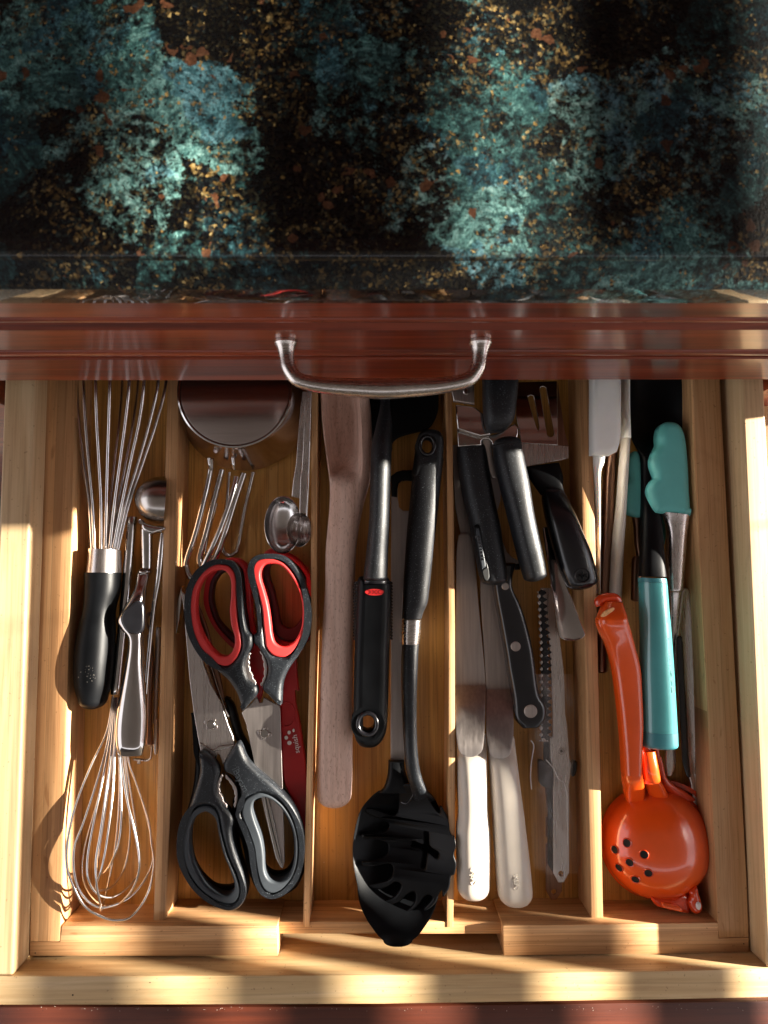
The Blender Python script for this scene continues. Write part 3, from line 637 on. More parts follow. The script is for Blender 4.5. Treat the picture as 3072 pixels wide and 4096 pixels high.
# lower pair, grey lined
kB = thing('kitchen_scissors', at('J', 600, 1500, ZF), 'kitchen scissors with black handles and grey finger hole linings, loops toward the front', 'scissors')
zB = -.020
LB = [(238,765),(300,790),(390,870),(430,960),(413,1050),(410,1150),(440,1240),(500,1320),(562,1400),(567,1470),(552,1530),(565,1650),(612,1800),(670,1960),(696,2090),(690,2180),(660,2265),(600,2320),(520,2338),(420,2310),(310,2235),(202,2150),(110,2030),(60,1900),(33,1750),(40,1600),(75,1450),(140,1280),(200,1100),(235,950),(225,800)]
MB_ = [(300,1290),(380,1320),(420,1400),(442,1520),(480,1680),(530,1830),(600,1980),(640,2100),(630,2190),(560,2250),(450,2240),(330,2180),(220,2080),(120,1930),(70,1780),(68,1620),(95,1470),(150,1370),(220,1310)]
HB = [(290,1350),(350,1370),(400,1430),(425,1560),(470,1750),(530,1900),(578,2040),(575,2120),(510,2178),(400,2155),(290,2080),(205,1950),(150,1800),(135,1650),(150,1500),(200,1400)]
hB1 = ringset('handle', 'J', LB, MB_, HB, zB, .012, M_flk, M_greyr, kB)
RB = [(600,672),(640,690),(700,830),(800,940),(920,1040),(1040,1150),(1150,1280),(1230,1450),(1270,1650),(1262,1850),(1215,2000),(1130,2120),(1040,2190),(950,2215),(860,2180),(790,2080),(755,1930),(735,1750),(690,1600),(640,1480),(590,1430),(580,1370),(625,1280),(642,1180),(622,1080),(565,1000),(485,955),(470,880),(500,820),(555,740)]
MB2 = [(800,1170),(900,1180),(1000,1230),(1100,1330),(1180,1480),(1215,1650),(1208,1850),(1160,2000),(1060,2110),(950,2150),(870,2110),(820,2000),(790,1850),(770,1700),(720,1550),(670,1430),(655,1330),(690,1230)]
HB2 = [(850,1210),(930,1220),(1020,1290),(1100,1400),(1160,1550),(1175,1700),(1160,1870),(1110,1990),(1020,2040),(930,2020),(880,1930),(868,1750),(840,1600),(780,1430),(755,1320),(780,1240)]
hB2 = ringset('handle', 'J', RB, MB2, HB2, zB-.001, .012, M_flk, M_greyr, kB)
cracker('J', [(475,985),(442,1065),(445,1160),(518,1300)], [(458,972),(420,1050),(418,1150),(455,1250),(512,1318)], zB-.003, kB)
cracker('J', [(575,1295),(588,1190),(560,1095),(490,1000)], [(592,1312),(612,1250),(614,1170),(590,1080),(495,972)], zB-.003, kB)
plate('blade', 'I', [(108,1260),(130,1400),(160,1750),(190,2120),(234,2470),(279,2730),(304,2850),(439,2950),(470,2860),(490,2880),(519,2970),(634,2770),(619,2690),(569,2570),(510,2380),(400,2180),(330,1980),(250,1650),(165,1320)], -.030, .0022, M_steel, kB, .0003, round_=False)
plate('blade', 'I', [(112,1215),(62,1420),(18,1800),(35,1800),(88,1560),(118,1300)], -.034, .010, M_chrome, kB, .0003, round_=False)
plate('ridge', 'J', [(232,672),(245,690),(380,755),(580,702),(585,682),(430,700),(370,740),(250,665)], -.0285, .0018, M_chrome, kB, .0004, round_=False)
pivot('J', 352, 488, -.030, kB, 30)
text('embossed_text', 'iBayam', 'J', 640, 1030, zB-.0009, -62, 34, M_greyr, hB2, .0003, 0, 1.05)
# red pair lying under the upper one
kC = thing('kitchen_scissors', at('I', 900, 1500, ZF), 'dark red and maroon scissors lying underneath the bright red lined pair', 'scissors')
zC = -.040
OL = [(620,932),(700,950),(765,1020),(790,1200),(810,1450),(830,1650),(850,1800),(760,1870),(640,1835),(520,1735),(410,1600),(350,1430),(340,1290),(365,1150),(430,1050),(510,960)]
ML = [(600,985),(660,1000),(715,1080),(735,1250),(750,1450),(790,1650),(740,1775),(650,1795),(540,1695),(440,1560),(377,1400),(372,1290),(400,1150),(470,1060),(540,1000)]
HL = [(540,1075),(600,1080),(650,1150),(690,1400),(730,1600),(720,1690),(640,1715),(560,1640),(475,1540),(430,1400),(420,1300),(440,1180),(490,1100)]
ringset('handle', 'I', OL, ML, HL, zC, .010, M_redd, M_maroon, kC, .003)
OR = [(980,845),(1060,850),(1200,900),(1300,980),(1372,1100),(1385,1300),(1380,1700),(1300,1800),(1180,1870),(1050,1850),(970,1750),(940,1500),(905,1300),(880,1100),(900,920)]
MR2 = [(960,960),(1060,930),(1180,960),(1290,1060),(1350,1200),(1360,1500),(1340,1640),(1260,1740),(1160,1760),(1060,1720),(1010,1600),(990,1400),(960,1250),(910,1120),(920,1010)]
HR2 = [(985,1010),(1080,1010),(1180,1080),(1250,1200),(1300,1350),(1300,1490),(1240,1600),(1160,1630),(1090,1580),(1060,1430),(1020,1250),(980,1130)]
ringset('handle', 'I', OR, MR2, HR2, zC, .010, M_redd, M_maroon, kC, .003)
plate('shank', 'I', [(790,1770),(930,1790),(960,1950),(920,2200),(890,2330),(868,2382),(845,2340),(800,2180),(740,1950)], zC+.001, .008, M_redd, kC, .002)
# black pair lying under the lower one
kD = thing('kitchen_scissors', at('J', 560, 1600, ZF), 'plain black scissors mostly hidden underneath the grey lined pair', 'scissors')
sh = lambda o, dx, dy: [(x+dx, y+dy) for x, y in o]
plate('handle', 'J', [(185,350),(205,420),(215,600),(235,800),(330,900),(430,1000),(430,1150),(460,1240),(540,1350),(600,1500),(640,1750),(715,2000),(715,2130),(690,2200),(600,2290),(480,2300),(330,2230),(190,2150),(100,2030),(55,1900),(36,1760),(44,1580),(90,1400),(160,1150),(190,900),(182,640),(168,460)], -.036, .010, M_blk, kD, .003, [sh([(300,1350),(360,1370),(410,1430),(430,1560),(480,1750),(540,1900),(575,2020),(545,2090),(400,2090),(290,2010),(210,1900),(165,1780),(150,1650),(160,1500),(205,1400)], 0, 0)])
plate('handle', 'J', [(480,230),(560,280),(610,420),(660,600),(780,800),(800,930),(980,1060),(1120,1200),(1240,1400),(1280,1640),(1282,1850),(1240,2020),(1150,2140),(950,2200),(800,2120),(700,1900),(640,1620),(560,1480),(560,1250),(600,1150),(560,900),(600,700),(540,480)], -.036, .010, M_blk, kD, .003, [sh([(850,1230),(930,1240),(1020,1310),(1095,1420),(1150,1560),(1165,1700),(1150,1830),(1090,1930),(1000,1960),(930,1940),(880,1880),(868,1750),(840,1620),(780,1450),(760,1330),(780,1260)], 0, 0)])
# red squish tool
sq = thing('bench_scraper', at('J', 1180, 800, ZF), 'flat dark red plastic tool with white printed lettering, standing by the thin divider', 'kitchen tool')
plate('body', 'J', [(1036,300),(1055,180),(1062,60),(1080,-120),(1110,-260),(1180,-270),(1200,-40),(1216,140),(1212,158),(1182,156),(1188,260),(1225,450),(1255,640),(1285,860),(1302,1100),(1300,1350),(1288,1580),(1275,1560),(1180,1290),(1110,1150),(1062,1020),(1045,800),(1036,500)], -.036, .006, M_redd, sq, .0012)
tube('round_rim', [at('J', x, y, -.0358) for x, y in circ(1098, 385, 84, 118, 16)], .0005, M_redd, sq, k=3, ns=6, closed=True)
text('printed_text', 'squish', 'J', 1190, 678, -.0354, 99, 29, M_letter, sq, .00008)
for (x, y, rx, ry) in ((1166,546,11,17),(1122,566,16,19),(1094,617,18,19),(1125,668,21,21)): plate('printed_dot', 'J', circ(x, y, rx, ry, 10), -.0353, .0002, M_letter, sq, .00005)
# narrow toothed steel tool
pe = thing('zester', at('I', 380, 1800, ZF), 'narrow pinkish steel tool with a row of fine teeth, half hidden by the scissor blade', 'zester')
loft('blade', 'I', [(232,1380,280,1380,-.040,.003),(290,1640,380,1640,-.040,.003),(350,1940,450,1940,-.040,.003),(400,2100,500,2100,-.040,.003),(470,2320,540,2320,-.040,.003)], M_bronze, pe, n=3, cap=.3)
tm = []
for i in range(20):
    u = i/19; x = 352+u*70; y = 1960+u*260
    tube('tooth', [at('I', x-6, y+4, -.036), at('I', x+14, y-3, -.035)], .0004, M_wire, pe, k=1, ns=5)
loft('rail', 'I', [(400,1990,412,1990,-.036,.003),(450,2160,462,2160,-.036,.003),(520,2370,536,2370,-.036,.003),(560,2500,590,2490,-.036,.003)], M_chrome, pe, n=3)

# ---- compartment 3 -------------------------------------------------
ws = thing('wooden_spoon', at('V', 380, 1500, ZF), 'long beech wooden spoon with its bowl toward the back', 'wooden spoon')
loft('spoon', 'X', XX(('V', [(190,-420,560,-420,-.036,.012,.004),(155,-200,602,-200,-.032,.013,.018),(150,100,612,100,-.031,.014,.021),(158,300,642,300,-.031,.014,.022),(172,500,657,500,-.030,.015,.022),(196,700,659,700,-.030,.016,.020),(222,900,656,900,-.030,.017,.013),(240,1040,637,1040,-.030,.018,.002),(246,1150,612,1150,-.030,.019,0),(240,1300,571,1300,-.030,.019,0),(224,1500,531,1500,-.030,.018),(205,1700,505,1700,-.030,.017),(200,1900,495,1900,-.031,.017),(198,2100,490,2100,-.032,.017)]),
   ('E', [(430,200,633,200,-.033,.017),(422,400,631,400,-.034,.017),(408,800,627,800,-.035,.016),(398,1100,625,1100,-.036,.016),(395,1260,620,1260,-.037,.015)])), M_beech, ws, n=2.6, cap=.75, ns=48, dishp=5, hol=(-.2, .74))
plate('hang_hole', 'E', [(415,1010),(438,1050),(442,1120),(435,1190),(415,1212),(404,1150),(404,1060)], -.0315, .004, M_bronze, ws, .001)

tu = thing('turner', at('V', 750, 1500, ZF), 'matte black turner with a wide blade and red oval badge on its ribbed grip', 'turner')
hv = plate('blade', 'V', [(600,-260),(1250,-270),(1312,-200),(1316,200),(1308,350),(1272,450),(1212,525),(1100,560),(980,590),(905,622),(862,670),(840,760),(660,760),(645,500),(615,250)], -.036, .004, M_blk, tu, .0012)
loft('shaft', 'V', [(745,-100,825,-100,-.030,.012),(742,250,835,250,-.028,.014),(700,480,855,480,-.020,.018),(655,700,852,700,-.015,.021),(643,950,846,950,-.012,.022),(638,1200,838,1200,-.012,.022),(628,1450,830,1450,-.012,.022),(604,1720,818,1720,-.014,.022),(582,1900,814,1900,-.014,.022),(572,1995,812,1995,-.014,.022)], M_blkd, tu, cap=.3, n=2.1, ns=28)
loft('collar', 'V', [(560,2000,818,2000,-.015,.0215),(545,2025,835,2022,-.018,.0225),(535,2052,845,2050,-.018,.0225)], M_blkg, tu, ends=(0,0), n=2.1, ns=28)
gp = plate('grip', 'E', [(668,-148),(720,-156),(800,-156),(856,-145),(876,-80),(874,100),(867,300),(860,600),(852,800),(832,900),(785,958),(722,971),(670,955),(638,900),(629,800),(632,500),(640,250),(650,0),(655,-100)], -.0095, .020, M_blk, tu, .0065, [circ(722,803,46,52,12)], bres=5)
tube('hole_rim', [at('E', x, y, -.0098) for x, y in circ(722, 803, 62, 70, 16)], .0016, M_blkg, gp, k=3, closed=True)
for i in range(19):
    y = -115 + i*20; wl = 22 if 0 < i < 18 else 12
    tube('rib', [at('E', 668, y, -.017), at('E', 652-wl*.5, y+3, -.020), at('E', 640-wl*.2, y+7, -.024)], .0010, M_blkg, gp, k=2, ns=6)
    tube('rib', [at('E', 858, y, -.017), at('E', 872+wl*.2, y+3, -.020), at('E', 880, y+7, -.024)], .0010, M_blkg, gp, k=2, ns=6)
bd = plate('badge', 'V', circ(683, 2136, 92, 33, 20), -.0088, .0008, M_oxo, gp, .0003)
text('badge_text', 'OXO', 'V', 683, 2136, -.0087, 0, 25, M_oxod, bd, .0002, 0, 1.35)

bs = thing('serving_spoon', at('E', 910, 500, ZF), 'big black spoon with a flat steel shaft, lying under the tined pasta server', 'spoon')
plate('shaft', 'X', XX(('V', [(848,1000),(1085,1000),(1050,1500),(1000,1720),(960,2212)]), ('E', [(948,100),(958,500),(962,1048),(872,1048),(873,500),(875,0)])), -.046, .0025, M_blade, bs, .0004, [XX(('V', [(925,1060),(960,1040),(1010,1036),(1055,1040),(1052,1335),(965,1335),(925,1300),(912,1200),(912,1100)]))], round_=False)
plate('loop_cap', 'V', [(846,990),(900,950),(960,932),(1060,932),(1110,950),(1110,1060),(1055,1036),(1005,1032),(955,1038),(922,1062),(908,1120),(905,1200),(850,1190)], -.044, .007, M_blk, bs, .0015, round_=False)
loft('neck', 'M', [(452,112,616,112,-.043,.010),(450,180,620,180,-.043,.011),(440,270,645,270,-.042,.011),(405,380,690,380,-.042,.010),(350,440,800,440,-.041,.006)], M_blk, bs, ends=(0,0), n=3)
loft('bowl', 'M', [(350,425,860,425,-.041,.003),(268,490,925,490,-.043,.003,.003),(165,620,985,620,-.044,.003,.007),(108,800,1032,800,-.044,.003,.010),(80,1000,1046,1000,-.044,.003,.011),(88,1200,1038,1200,-.041,.003,.012),(125,1400,990,1400,-.036,.003,.011),(148,1580,958,1580,-.030,.003,.009),(212,1740,893,1740,-.0250,.003,.006),(283,1850,822,1850,-.0225,.003,.0045),(340,1925,765,1925,-.0210,.003,.0035),(398,1980,702,1980,-.0205,.003,.003)], M_blk, bs, k=8, ns=48, cap=.44, n=3.4, ends=(0,1), dishp=2.6)

ps = thing('pasta_server', at('M', 640, 900, ZF), 'black pasta server with curved tines, cross shaped slot and silver handle collar', 'pasta server')
hp = loft('grip', 'V', [(1075,800,1364,830,-.0285,.011),(1058,950,1346,965,-.0285,.014),(1030,1250,1314,1262,-.0285,.017),(1000,1550,1282,1560,-.0285,.018),(980,1850,1250,1860,-.0285,.018),(966,2090,1224,2100,-.0285,.018),(958,2230,1205,2240,-.0285,.0175),(954,2320,1168,2325,-.0285,.0165),(952,2398,1145,2398,-.0285,.0155)], M_blkd, ps, cap=.2, n=2.3, ns=32, ends=(1,0))
plate('hanging_end', 'V', [(1105,620),(1130,560),(1180,530),(1250,522),(1320,538),(1362,590),(1370,660),(1366,760),(1352,900),(1335,1010),(1200,1060),(1062,1000),(1070,860),(1085,740)], -.0225, .012, M_blkd, ps, .0045, [circ(1203, 692, 55, 68, 12)], bres=6)
tube('hole_rim', [at('V', x, y, -.0228) for x, y in circ(1203, 692, 72, 90, 16)], .0014, M_blkg, hp, k=3, closed=True)
loft('collar', 'E', [(946,128,1071,130,-.0275,.0135),(944,205,1066,206,-.0275,.013),(944,284,1058,284,-.0275,.0125)], M_nickel, ps, ends=(0,0), n=2.1, ns=32)
loft('shaft', 'E', [(945,286,1056,286,-.027,.011),(941,400,1050,400,-.026,.011),(941,550,1044,550,-.025,.011),(946,720,1041,720,-.025,.011),(955,900,1043,900,-.026,.011),(965,1030,1052,1030,-.027,.011),(980,1130,1070,1130,-.029,.010),(1000,1210,1105,1225,-.032,.009),(1020,1290,1160,1290,-.038,.006)], M_flk, ps, ends=(0,1), cap=.3, n=2.1, ns=24)
dc = at('M', 640, 980, 0)
def dish(v):
    r2 = (v.x-dc.x)**2 + (v.y-dc.y)**2
    v.z += min(.013, 10.0*r2) + (v.x-dc.x)*.30; return v
TO = [(600,330),(780,330),(870,480),(960,590),(968,520),(985,512),(1012,560),(1050,650),(1062,740),(1082,785),(1105,792),(1118,880),(1096,960),(1122,1050),(1106,1155),(1072,1182),(1060,1270),(1040,1330),(990,1400),(982,1335),(955,1375),(925,1460),(865,1530),(812,1562),(812,1530),(862,1470),(888,1420),(850,1398),(800,1430),(760,1500),(700,1570),(640,1615),(602,1612),(602,1590),(660,1560),(712,1490),(720,1410),(690,1388),(620,1440),(560,1510),(460,1558),(408,1540),(410,1515),(500,1470),(560,1390),(575,1330),(520,1310),(440,1370),(360,1405),(280,1408),(252,1390),(262,1365),(350,1340),(460,1290),(500,1210),(470,1155),(330,1172),(200,1190),(178,1165),(190,1140),(330,1120),(430,1080),(448,1020),(430,965),(300,935),(200,925),(165,890),(200,870),(330,872),(430,850),(460,800),(430,760),(330,720),(240,675),(215,640),(240,608),(330,630),(470,680),(540,670),(560,560),(560,450)]
plate('head', 'M', TO, -.044, .0030, M_blk, ps, .0012, [[(818,830),(840,806),(862,830),(868,940),(950,982),(952,1020),(930,1036),(852,1008),(825,1140),(800,1155),(783,1135),(805,1000),(700,982),(692,955),(710,928),(816,944)]], deform=dish, sub=4, bres=3)
tube('rib', [at('M', x, y, -.034) for x, y in ((760,360),(700,480),(660,540),(625,560),(580,545))], .0004, M_blkg, ps)

# ---- compartment 4 -------------------------------------------------
co = thing('can_opener', at('N', 350, 900, ZF), 'can opener with steel jaws, black turning knob and two thick black handles', 'can opener')
jw = plate('jaw', 'N', [(58,290),(240,312),(330,380),(345,520),(405,582),(300,602),(180,565),(75,530),(62,400)], -.012, .004, M_mirror, co, .001, round_=False)
plate('jaw_plate', 'N', [(18,155),(240,90),(243,288),(35,256)], -.009, .004, M_blade, co, .001, round_=False)
disc('rivet', 'N', 160, 160, 14, -.009, .0012, M_steel, co)
plate('lower_jaw', 'N', [(70,530),(300,602),(400,590),(500,562),(590,500),(640,478),(670,510),(672,570),(655,642),(600,655),(420,685),(405,650),(380,630),(330,628),(308,650),(310,690),(80,705)], -.018, .0025, M_chrome, co, .0008, round_=False)
text('stamped_text', 'good', 'N', 243, 432, -.0117, 3, 21, M_chrome, jw, .0003)
text('stamped_text', 'cook', 'N', 268, 470, -.0117, 3, 21, M_chrome, jw, .0003)
loft('knob', 'N', [(322,-120,668,-120,-.006,.020),(322,100,665,100,-.006,.021),(326,300,645,300,-.006,.021),(338,420,628,420,-.006,.020),(352,500,590,495,-.007,.018),(368,545,535,540,-.008,.014)], M_blkd, co, cap=.3, n=3.2, ns=28)
loft('pivot_arm', 'N', [(308,630,412,640,-.024,.003),(330,800,420,800,-.026,.003),(400,1000,470,1000,-.028,.003)], M_blade, co, n=4)
hl = loft('handle', 'N', [(66,725,345,715,-.029,.022),(70,800,362,800,-.029,.024),(92,1000,393,1000,-.029,.025),(138,1250,440,1250,-.029,.026),(188,1450,482,1450,-.029,.026),(235,1700,522,1700,-.029,.026),(272,1900,550,1900,-.029,.025),(302,2020,560,2010,-.029,.024)], M_blkd, co, cap=.42, n=2.5, ns=30)
loft('end_cap', 'N', [(70,706,330,694,-.030,.018),(70,735,346,728,-.029,.023)], M_blkg, co, cap=.2, n=2.5, ns=30)
sl_ = plate('slot', 'N', [(236,1520),(250,1475),(278,1470),(305,1520),(340,1700),(388,1940),(385,2010),(352,2030),(325,1995),(290,1850)], -.0164, .004, M_blk, hl, .001)
plate('slot_floor', 'N', [(256,1540),(272,1510),(290,1540),(350,1850),(330,1895),(310,1880)], -.0159, .003, M_greyr, hl, .0006)
plate('slot_end', 'N', [(320,1920),(375,1900),(386,1960),(380,2005),(352,2022),(330,1990)], -.0158, .003, M_hole, hl, .0006)
text('embossed_text', 'goodcook', 'N', 301, 1700, -.0157, -79, 25, M_blkg, hl, .0003)
hr = loft('handle', 'N', [(420,690,692,662,-.020,.022),(436,850,728,840,-.019,.024),(490,1090,775,1070,-.018,.025),(558,1350,812,1325,-.018,.026),(620,1600,860,1560,-.019,.026),(682,1840,915,1800,-.020,.025),(730,2000,942,1950,-.021,.024)], M_blkd, co, cap=.5, n=2.5, ns=30)
loft('end_cap', 'N', [(420,676,684,650,-.021,.018),(416,706,694,680,-.020,.023)], M_blkg, co, cap=.2, n=2.5, ns=30)

st_ = thing('slotted_spatula', at('N', 950, 900, ZF), 'mirror steel slotted spatula with a broad black grip stamped with a round monogram', 'spatula')
plate('head', 'N', [(655,70),(1052,60),(1060,300),(1060,690),(700,668),(650,400)], -.036, .0015, M_mirror, st_, .0004,
      [[(883,140),(895,118),(920,112),(945,128),(975,300),(1022,560),(1015,598),(985,610),(957,590),(930,430)], [(764,215),(790,198),(822,208),(850,350),(877,510),(870,548),(855,520),(800,350)]], round_=False)
plate('bend', 'N', [(700,669),(1061,691),(1168,700),(1168,818),(1060,842),(732,902),(706,780)], -.0365, .0015, M_steel, st_, .0004, round_=False)
plate('side_flange', 'N', [(1061,60),(1090,300),(1130,560),(1168,699),(1061,690)], -.0375, .0015, M_bronze, st_, .0003, round_=False)
loft('neck', 'N', [(742,905,1072,862,-.038,.006),(765,990,1112,1000,-.036,.007),(830,1090,1110,1100,-.034,.008),(895,1180,1120,1180,-.032,.010)], M_blk, st_, ends=(0,0), n=3)
hg = loft('grip', 'N', [(905,1150,1125,1165,-.032,.012),(905,1240,1175,1250,-.029,.015),(935,1400,1235,1380,-.025,.019),(985,1600,1305,1550,-.023,.020),(1040,1800,1375,1720,-.022,.020),(1090,1950,1420,1870,-.022,.020),(1140,2060,1447,1990,-.022,.018)], M_blkg, st_, cap=.55, n=2.4, ns=30)
tube('monogram_ring', [at('N', x, y, -.0122) for x, y in circ(1303, 1972, 74, 66, 16)], .0005, M_blkg, hg, k=3, closed=True)
text('monogram', 'P', 'N', 1270, 1975, -.0122, 0, 20, M_blk, hg, .0004)
text('monogram', 'C', 'N', 1337, 1975, -.0122, 0, 20, M_blk, hg, .0004)
tube('monogram_bar', [at('N', 1303, 1935, -.0119), at('N', 1303, 2012, -.0119)], .0004, M_blk, hg, k=1)
tube('monogram_bar', [at('N', 1283, 1965, -.0119), at('N', 1303, 1990, -.0119), at('N', 1323, 1965, -.0119)], .0004, M_blk, hg, k=2)

# offset spreaders
def spreader(lbl, blade_st, hand_st, ix, iy, ang):
    t_ = thing('icing_spatula', at(ix[0], ix[1], iy, ZF), lbl, 'icing spatula', 'two icing spatulas with cream handles')
    loft('blade', 'X', blade_st, M_blade, t_, n=6, cap=.8, ns=20)
    h_ = loft('handle', 'X', hand_st, M_cream, t_, n=2.5, cap=.85, ns=32, ends=(0,1))
    zt_ = -.02045
    fr = plate('raised_oval', 'H', [(ix[1]+x, iy+y) for x, y in circ(0, 0, 17, 42, 12)], zt_-.0001, .0012, M_cream, h_, .0004, [[(ix[1]+x, iy+y) for x, y in circ(0, 0, 13, 38, 12)]])
    text('embossed_text', 'IKEA', 'H', ix[1], iy, zt_+.0002, ang, 24, M_cream, h_, .0003)
    return t_
def ts(t_, n_): return (t_, n_)
spreader('offset icing spatula with cream handle, the one touching the thin divider',
  XX(('N', [(80,1600,212,1600,-.044,.0012),(66,1700,238,1700,-.044,.0012),(60,1900,254,1900,-.044,.0012),(58,2212,276,2212,-.044,.0012)]), ('E', [(1292,300,1468,300,-.044,.0012),(1292,520,1487,520,-.044,.0012),(1293,580,1489,580,-.041,.0012),(1293,700,1486,700,-.0325,.0012),(1296,860,1481,860,-.0265,.0012),(1308,950,1472,950,-.0240,.0012)])),
  XX(('E', [(1297,885,1490,868,-.038,.008),(1298,960,1493,950,-.036,.014),(1300,1040,1495,1040,-.033,.019),(1305,1200,1498,1200,-.031,.021),(1308,1380,1502,1380,-.031,.021)]), ('H', [(311,130,456,130,-.031,.021),(313,250,458,250,-.031,.021),(316,370,456,370,-.031,.020)])), ('H', 385), 328, -88)
spreader('offset icing spatula with cream handle, the one beside the riveted knife handle',
  XX(('E', [(1455,-160,1570,-160,-.0445,.0012),(1455,0,1585,0,-.0445,.0012),(1475,300,1625,300,-.0445,.0012),(1490,540,1655,540,-.044,.0012),(1491,610,1660,610,-.041,.0012),(1490,750,1668,750,-.032,.0012),(1494,880,1668,880,-.0265,.0012),(1510,970,1655,970,-.0240,.0012)])),
  XX(('E', [(1493,895,1672,885,-.038,.008),(1500,970,1682,970,-.036,.014),(1508,1060,1692,1060,-.033,.019),(1520,1220,1712,1220,-.031,.021),(1532,1390,1735,1390,-.031,.021)]), ('H', [(472,150,614,150,-.031,.021),(482,300,632,300,-.031,.021),(490,395,640,395,-.031,.020)])), ('H', 570), 350, -84)

kn = thing('riveted_knife', at('O', 250, 1200, ZF), 'knife with a black riveted handle pointing toward the front', 'knife')
plate('blade', 'N', [(26,690),(380,640),(450,900),(498,1150),(495,1230),(465,1340),(500,1480),(520,1640),(560,1740),(610,1790),(680,1830),(680,1900),(540,1930),(300,1850),(120,1640),(52,1300),(34,1000)], -.049, .002, M_blade, kn, .0003, round_=False)
plate('bolster', 'N', [(545,1880),(690,1850),(690,1915),(555,1925)], -.036, .004, M_blkg, kn, .001, round_=False)
loft('handle', 'O', [(-40,60,235,20,-.0375,.017),(-35,180,196,170,-.0375,.017),(-22,300,195,300,-.0375,.017),(5,480,262,450,-.0375,.017),(38,650,330,620,-.0375,.017),(75,860,388,830,-.0375,.017),(110,1060,430,1020,-.0375,.017),(140,1260,458,1220,-.0375,.017),(172,1430,478,1400,-.0375,.017),(195,1570,510,1560,-.0375,.017),(205,1680,575,1660,-.0375,.017),(212,1780,592,1740,-.0375,.017),(240,1860,575,1830,-.0375,.017),(300,1925,510,1910,-.0375,.016)], M_blkg, kn, cap=.25, n=4.5, ns=32)
for x, y, r_ in ((122,280,15),(244,990,19.5),(420,1755,26)): disc('rivet', 'O', x, y, r_, -.0293, .0006, M_blade, kn)

eb = thing('electric_knife_blades', at('Q', 560, 900, ZF), 'pair of serrated electric knife blades in a crinkled clear plastic sleeve', 'knife blades')
plate('blade', 'X', XX(('O', [(535,300),(600,650),(640,950),(662,1300),(680,1700),(684,2060)]), ('Q', [(440,140),(445,380),(470,480),(480,560),(480,1740),(540,1860),(605,1860),(670,1740),(668,700),(690,540),(694,480),(672,380),(645,0)]), ('O', [(830,1800),(815,1300),(770,930),(720,500),(660,300)])), -.044, .0016, M_steel, eb, .0003, [XX(('Q', circ(573,1755,33,33,14)))], round_=False)
plate('blade', 'Q', [(385,735),(478,640),(478,1752),(585,1770),(585,1960),(520,2062),(455,2062),(395,1950),(395,1400),(432,1392),(432,1330),(395,1318),(395,1085),(453,1085),(453,1020),(415,1010),(400,900)], -.0475, .0014, M_bronze, eb, .0003, [circ(488,1968,30,30,14)], round_=False)
tz = []
for i in range(23):
    y = 320+78*i; xb = 545 + 60*min(1, i/9); tz += [(xb+14, y), (xb+70, y+39)]
tz2 = []
for i in range(22, -1, -1):
    y = 320+78*i; xb = 545 + 30*min(1, i/9); tz2 += [(xb-30, y+39), (xb-4, y)]
plate('serrated_edge', 'O', tz + tz2, -.0425, .0022, M_blkd, eb, .0007, sub=3)
plate('serrated_edge', 'O', [(x-36, y+38) for x, y in tz] + [(x-20, y+38) for x, y in tz2], -.0432, .0016, M_steel, eb, .0007, sub=3)
plate('clip', 'Q', [(308,430),(330,415),(365,425),(400,480),(475,540),(475,740),(400,748),(325,695),(310,620)], -.040, .005, M_blkg, eb, .001, sub=3)
plate('clip', 'Q', [(686,500),(715,425),(765,435),(770,470),(748,590),(700,608)], -.044, .005, M_blkg, eb, .001, sub=3)
plate('black_spine', 'Q', [(375,130),(435,130),(440,380),(475,500),(478,1085),(515,1095),(517,1160),(478,1165),(478,1740),(415,1640),(415,1100),(418,1010),(400,760),(370,500),(365,300)], -.0455, .0016, M_blkg, eb, .0003, round_=False)
sc_ = disc('screw', 'Q', 577, 308, 14, -.044, .0008, M_blade, eb)
for a in (0, 90):
    dx, dy = 18*math.cos(math.radians(a+20)), 18*math.sin(math.radians(a+20))
    tube('screw_slot', [at('Q', 577-dx, 308-dy, -.0431), at('Q', 577+dx, 308+dy, -.0431)], .00035, M_hole, sc_, k=1, ns=5)
def crinkle(v):
    v.z += .0016*math.sin(v.x*310 + 3*math.sin(v.y*70)) + .0010*math.sin(v.y*190 + v.x*90); return v
def film(name, t, L_, z0):
    """thin wavy sheet between left and right edges"""
    bm = bmesh.new(); q = cr([tuple(a) for a in L_], 14); rows = []
    for a in q:
        rows.append([bm.verts.new(crinkle(at(t, a[0]+(a[2]-a[0])*j/18, a[1]+(a[3]-a[1])*j/18, z0 - .010*abs(j/9-1)**4))) for j in range(19)])
    for r0_, r1_ in zip(rows, rows[1:]):
        for j in range(18): bm.faces.new((r0_[j], r0_[j+1], r1_[j+1], r1_[j]))
    return link(name, frombm(bm, name), M_clear, eb, True, 80)
film('sleeve', 'Q', [(60,-600,745,-600),(120,-250,745,-250),(170,0,748,0),(190,300,752,300),(210,700,768,700),(215,1100,785,1100),(220,1400,800,1400),(230,1560,805,1560),(265,1680,790,1680),(400,1765,740,1765)], -.0385)
tube('sleeve_seam', [at('Q', x, y, -.039) for x, y in ((400,140),(430,200),(490,260),(540,230),(560,140),(548,60))], .00035, M_clear, eb)
tube('sleeve_seam', [at('Q', x, y, -.038) for x, y in ((395,410),(480,510),(545,640),(610,690),(640,850),(645,1100),(650,1420))], .0003, M_grip, eb)
tube('sleeve_seam', [at('Q', x, y, -.039) for x, y in ((215,180),(250,250),(225,420),(212,600),(225,760))], .0004, M_grip, eb)

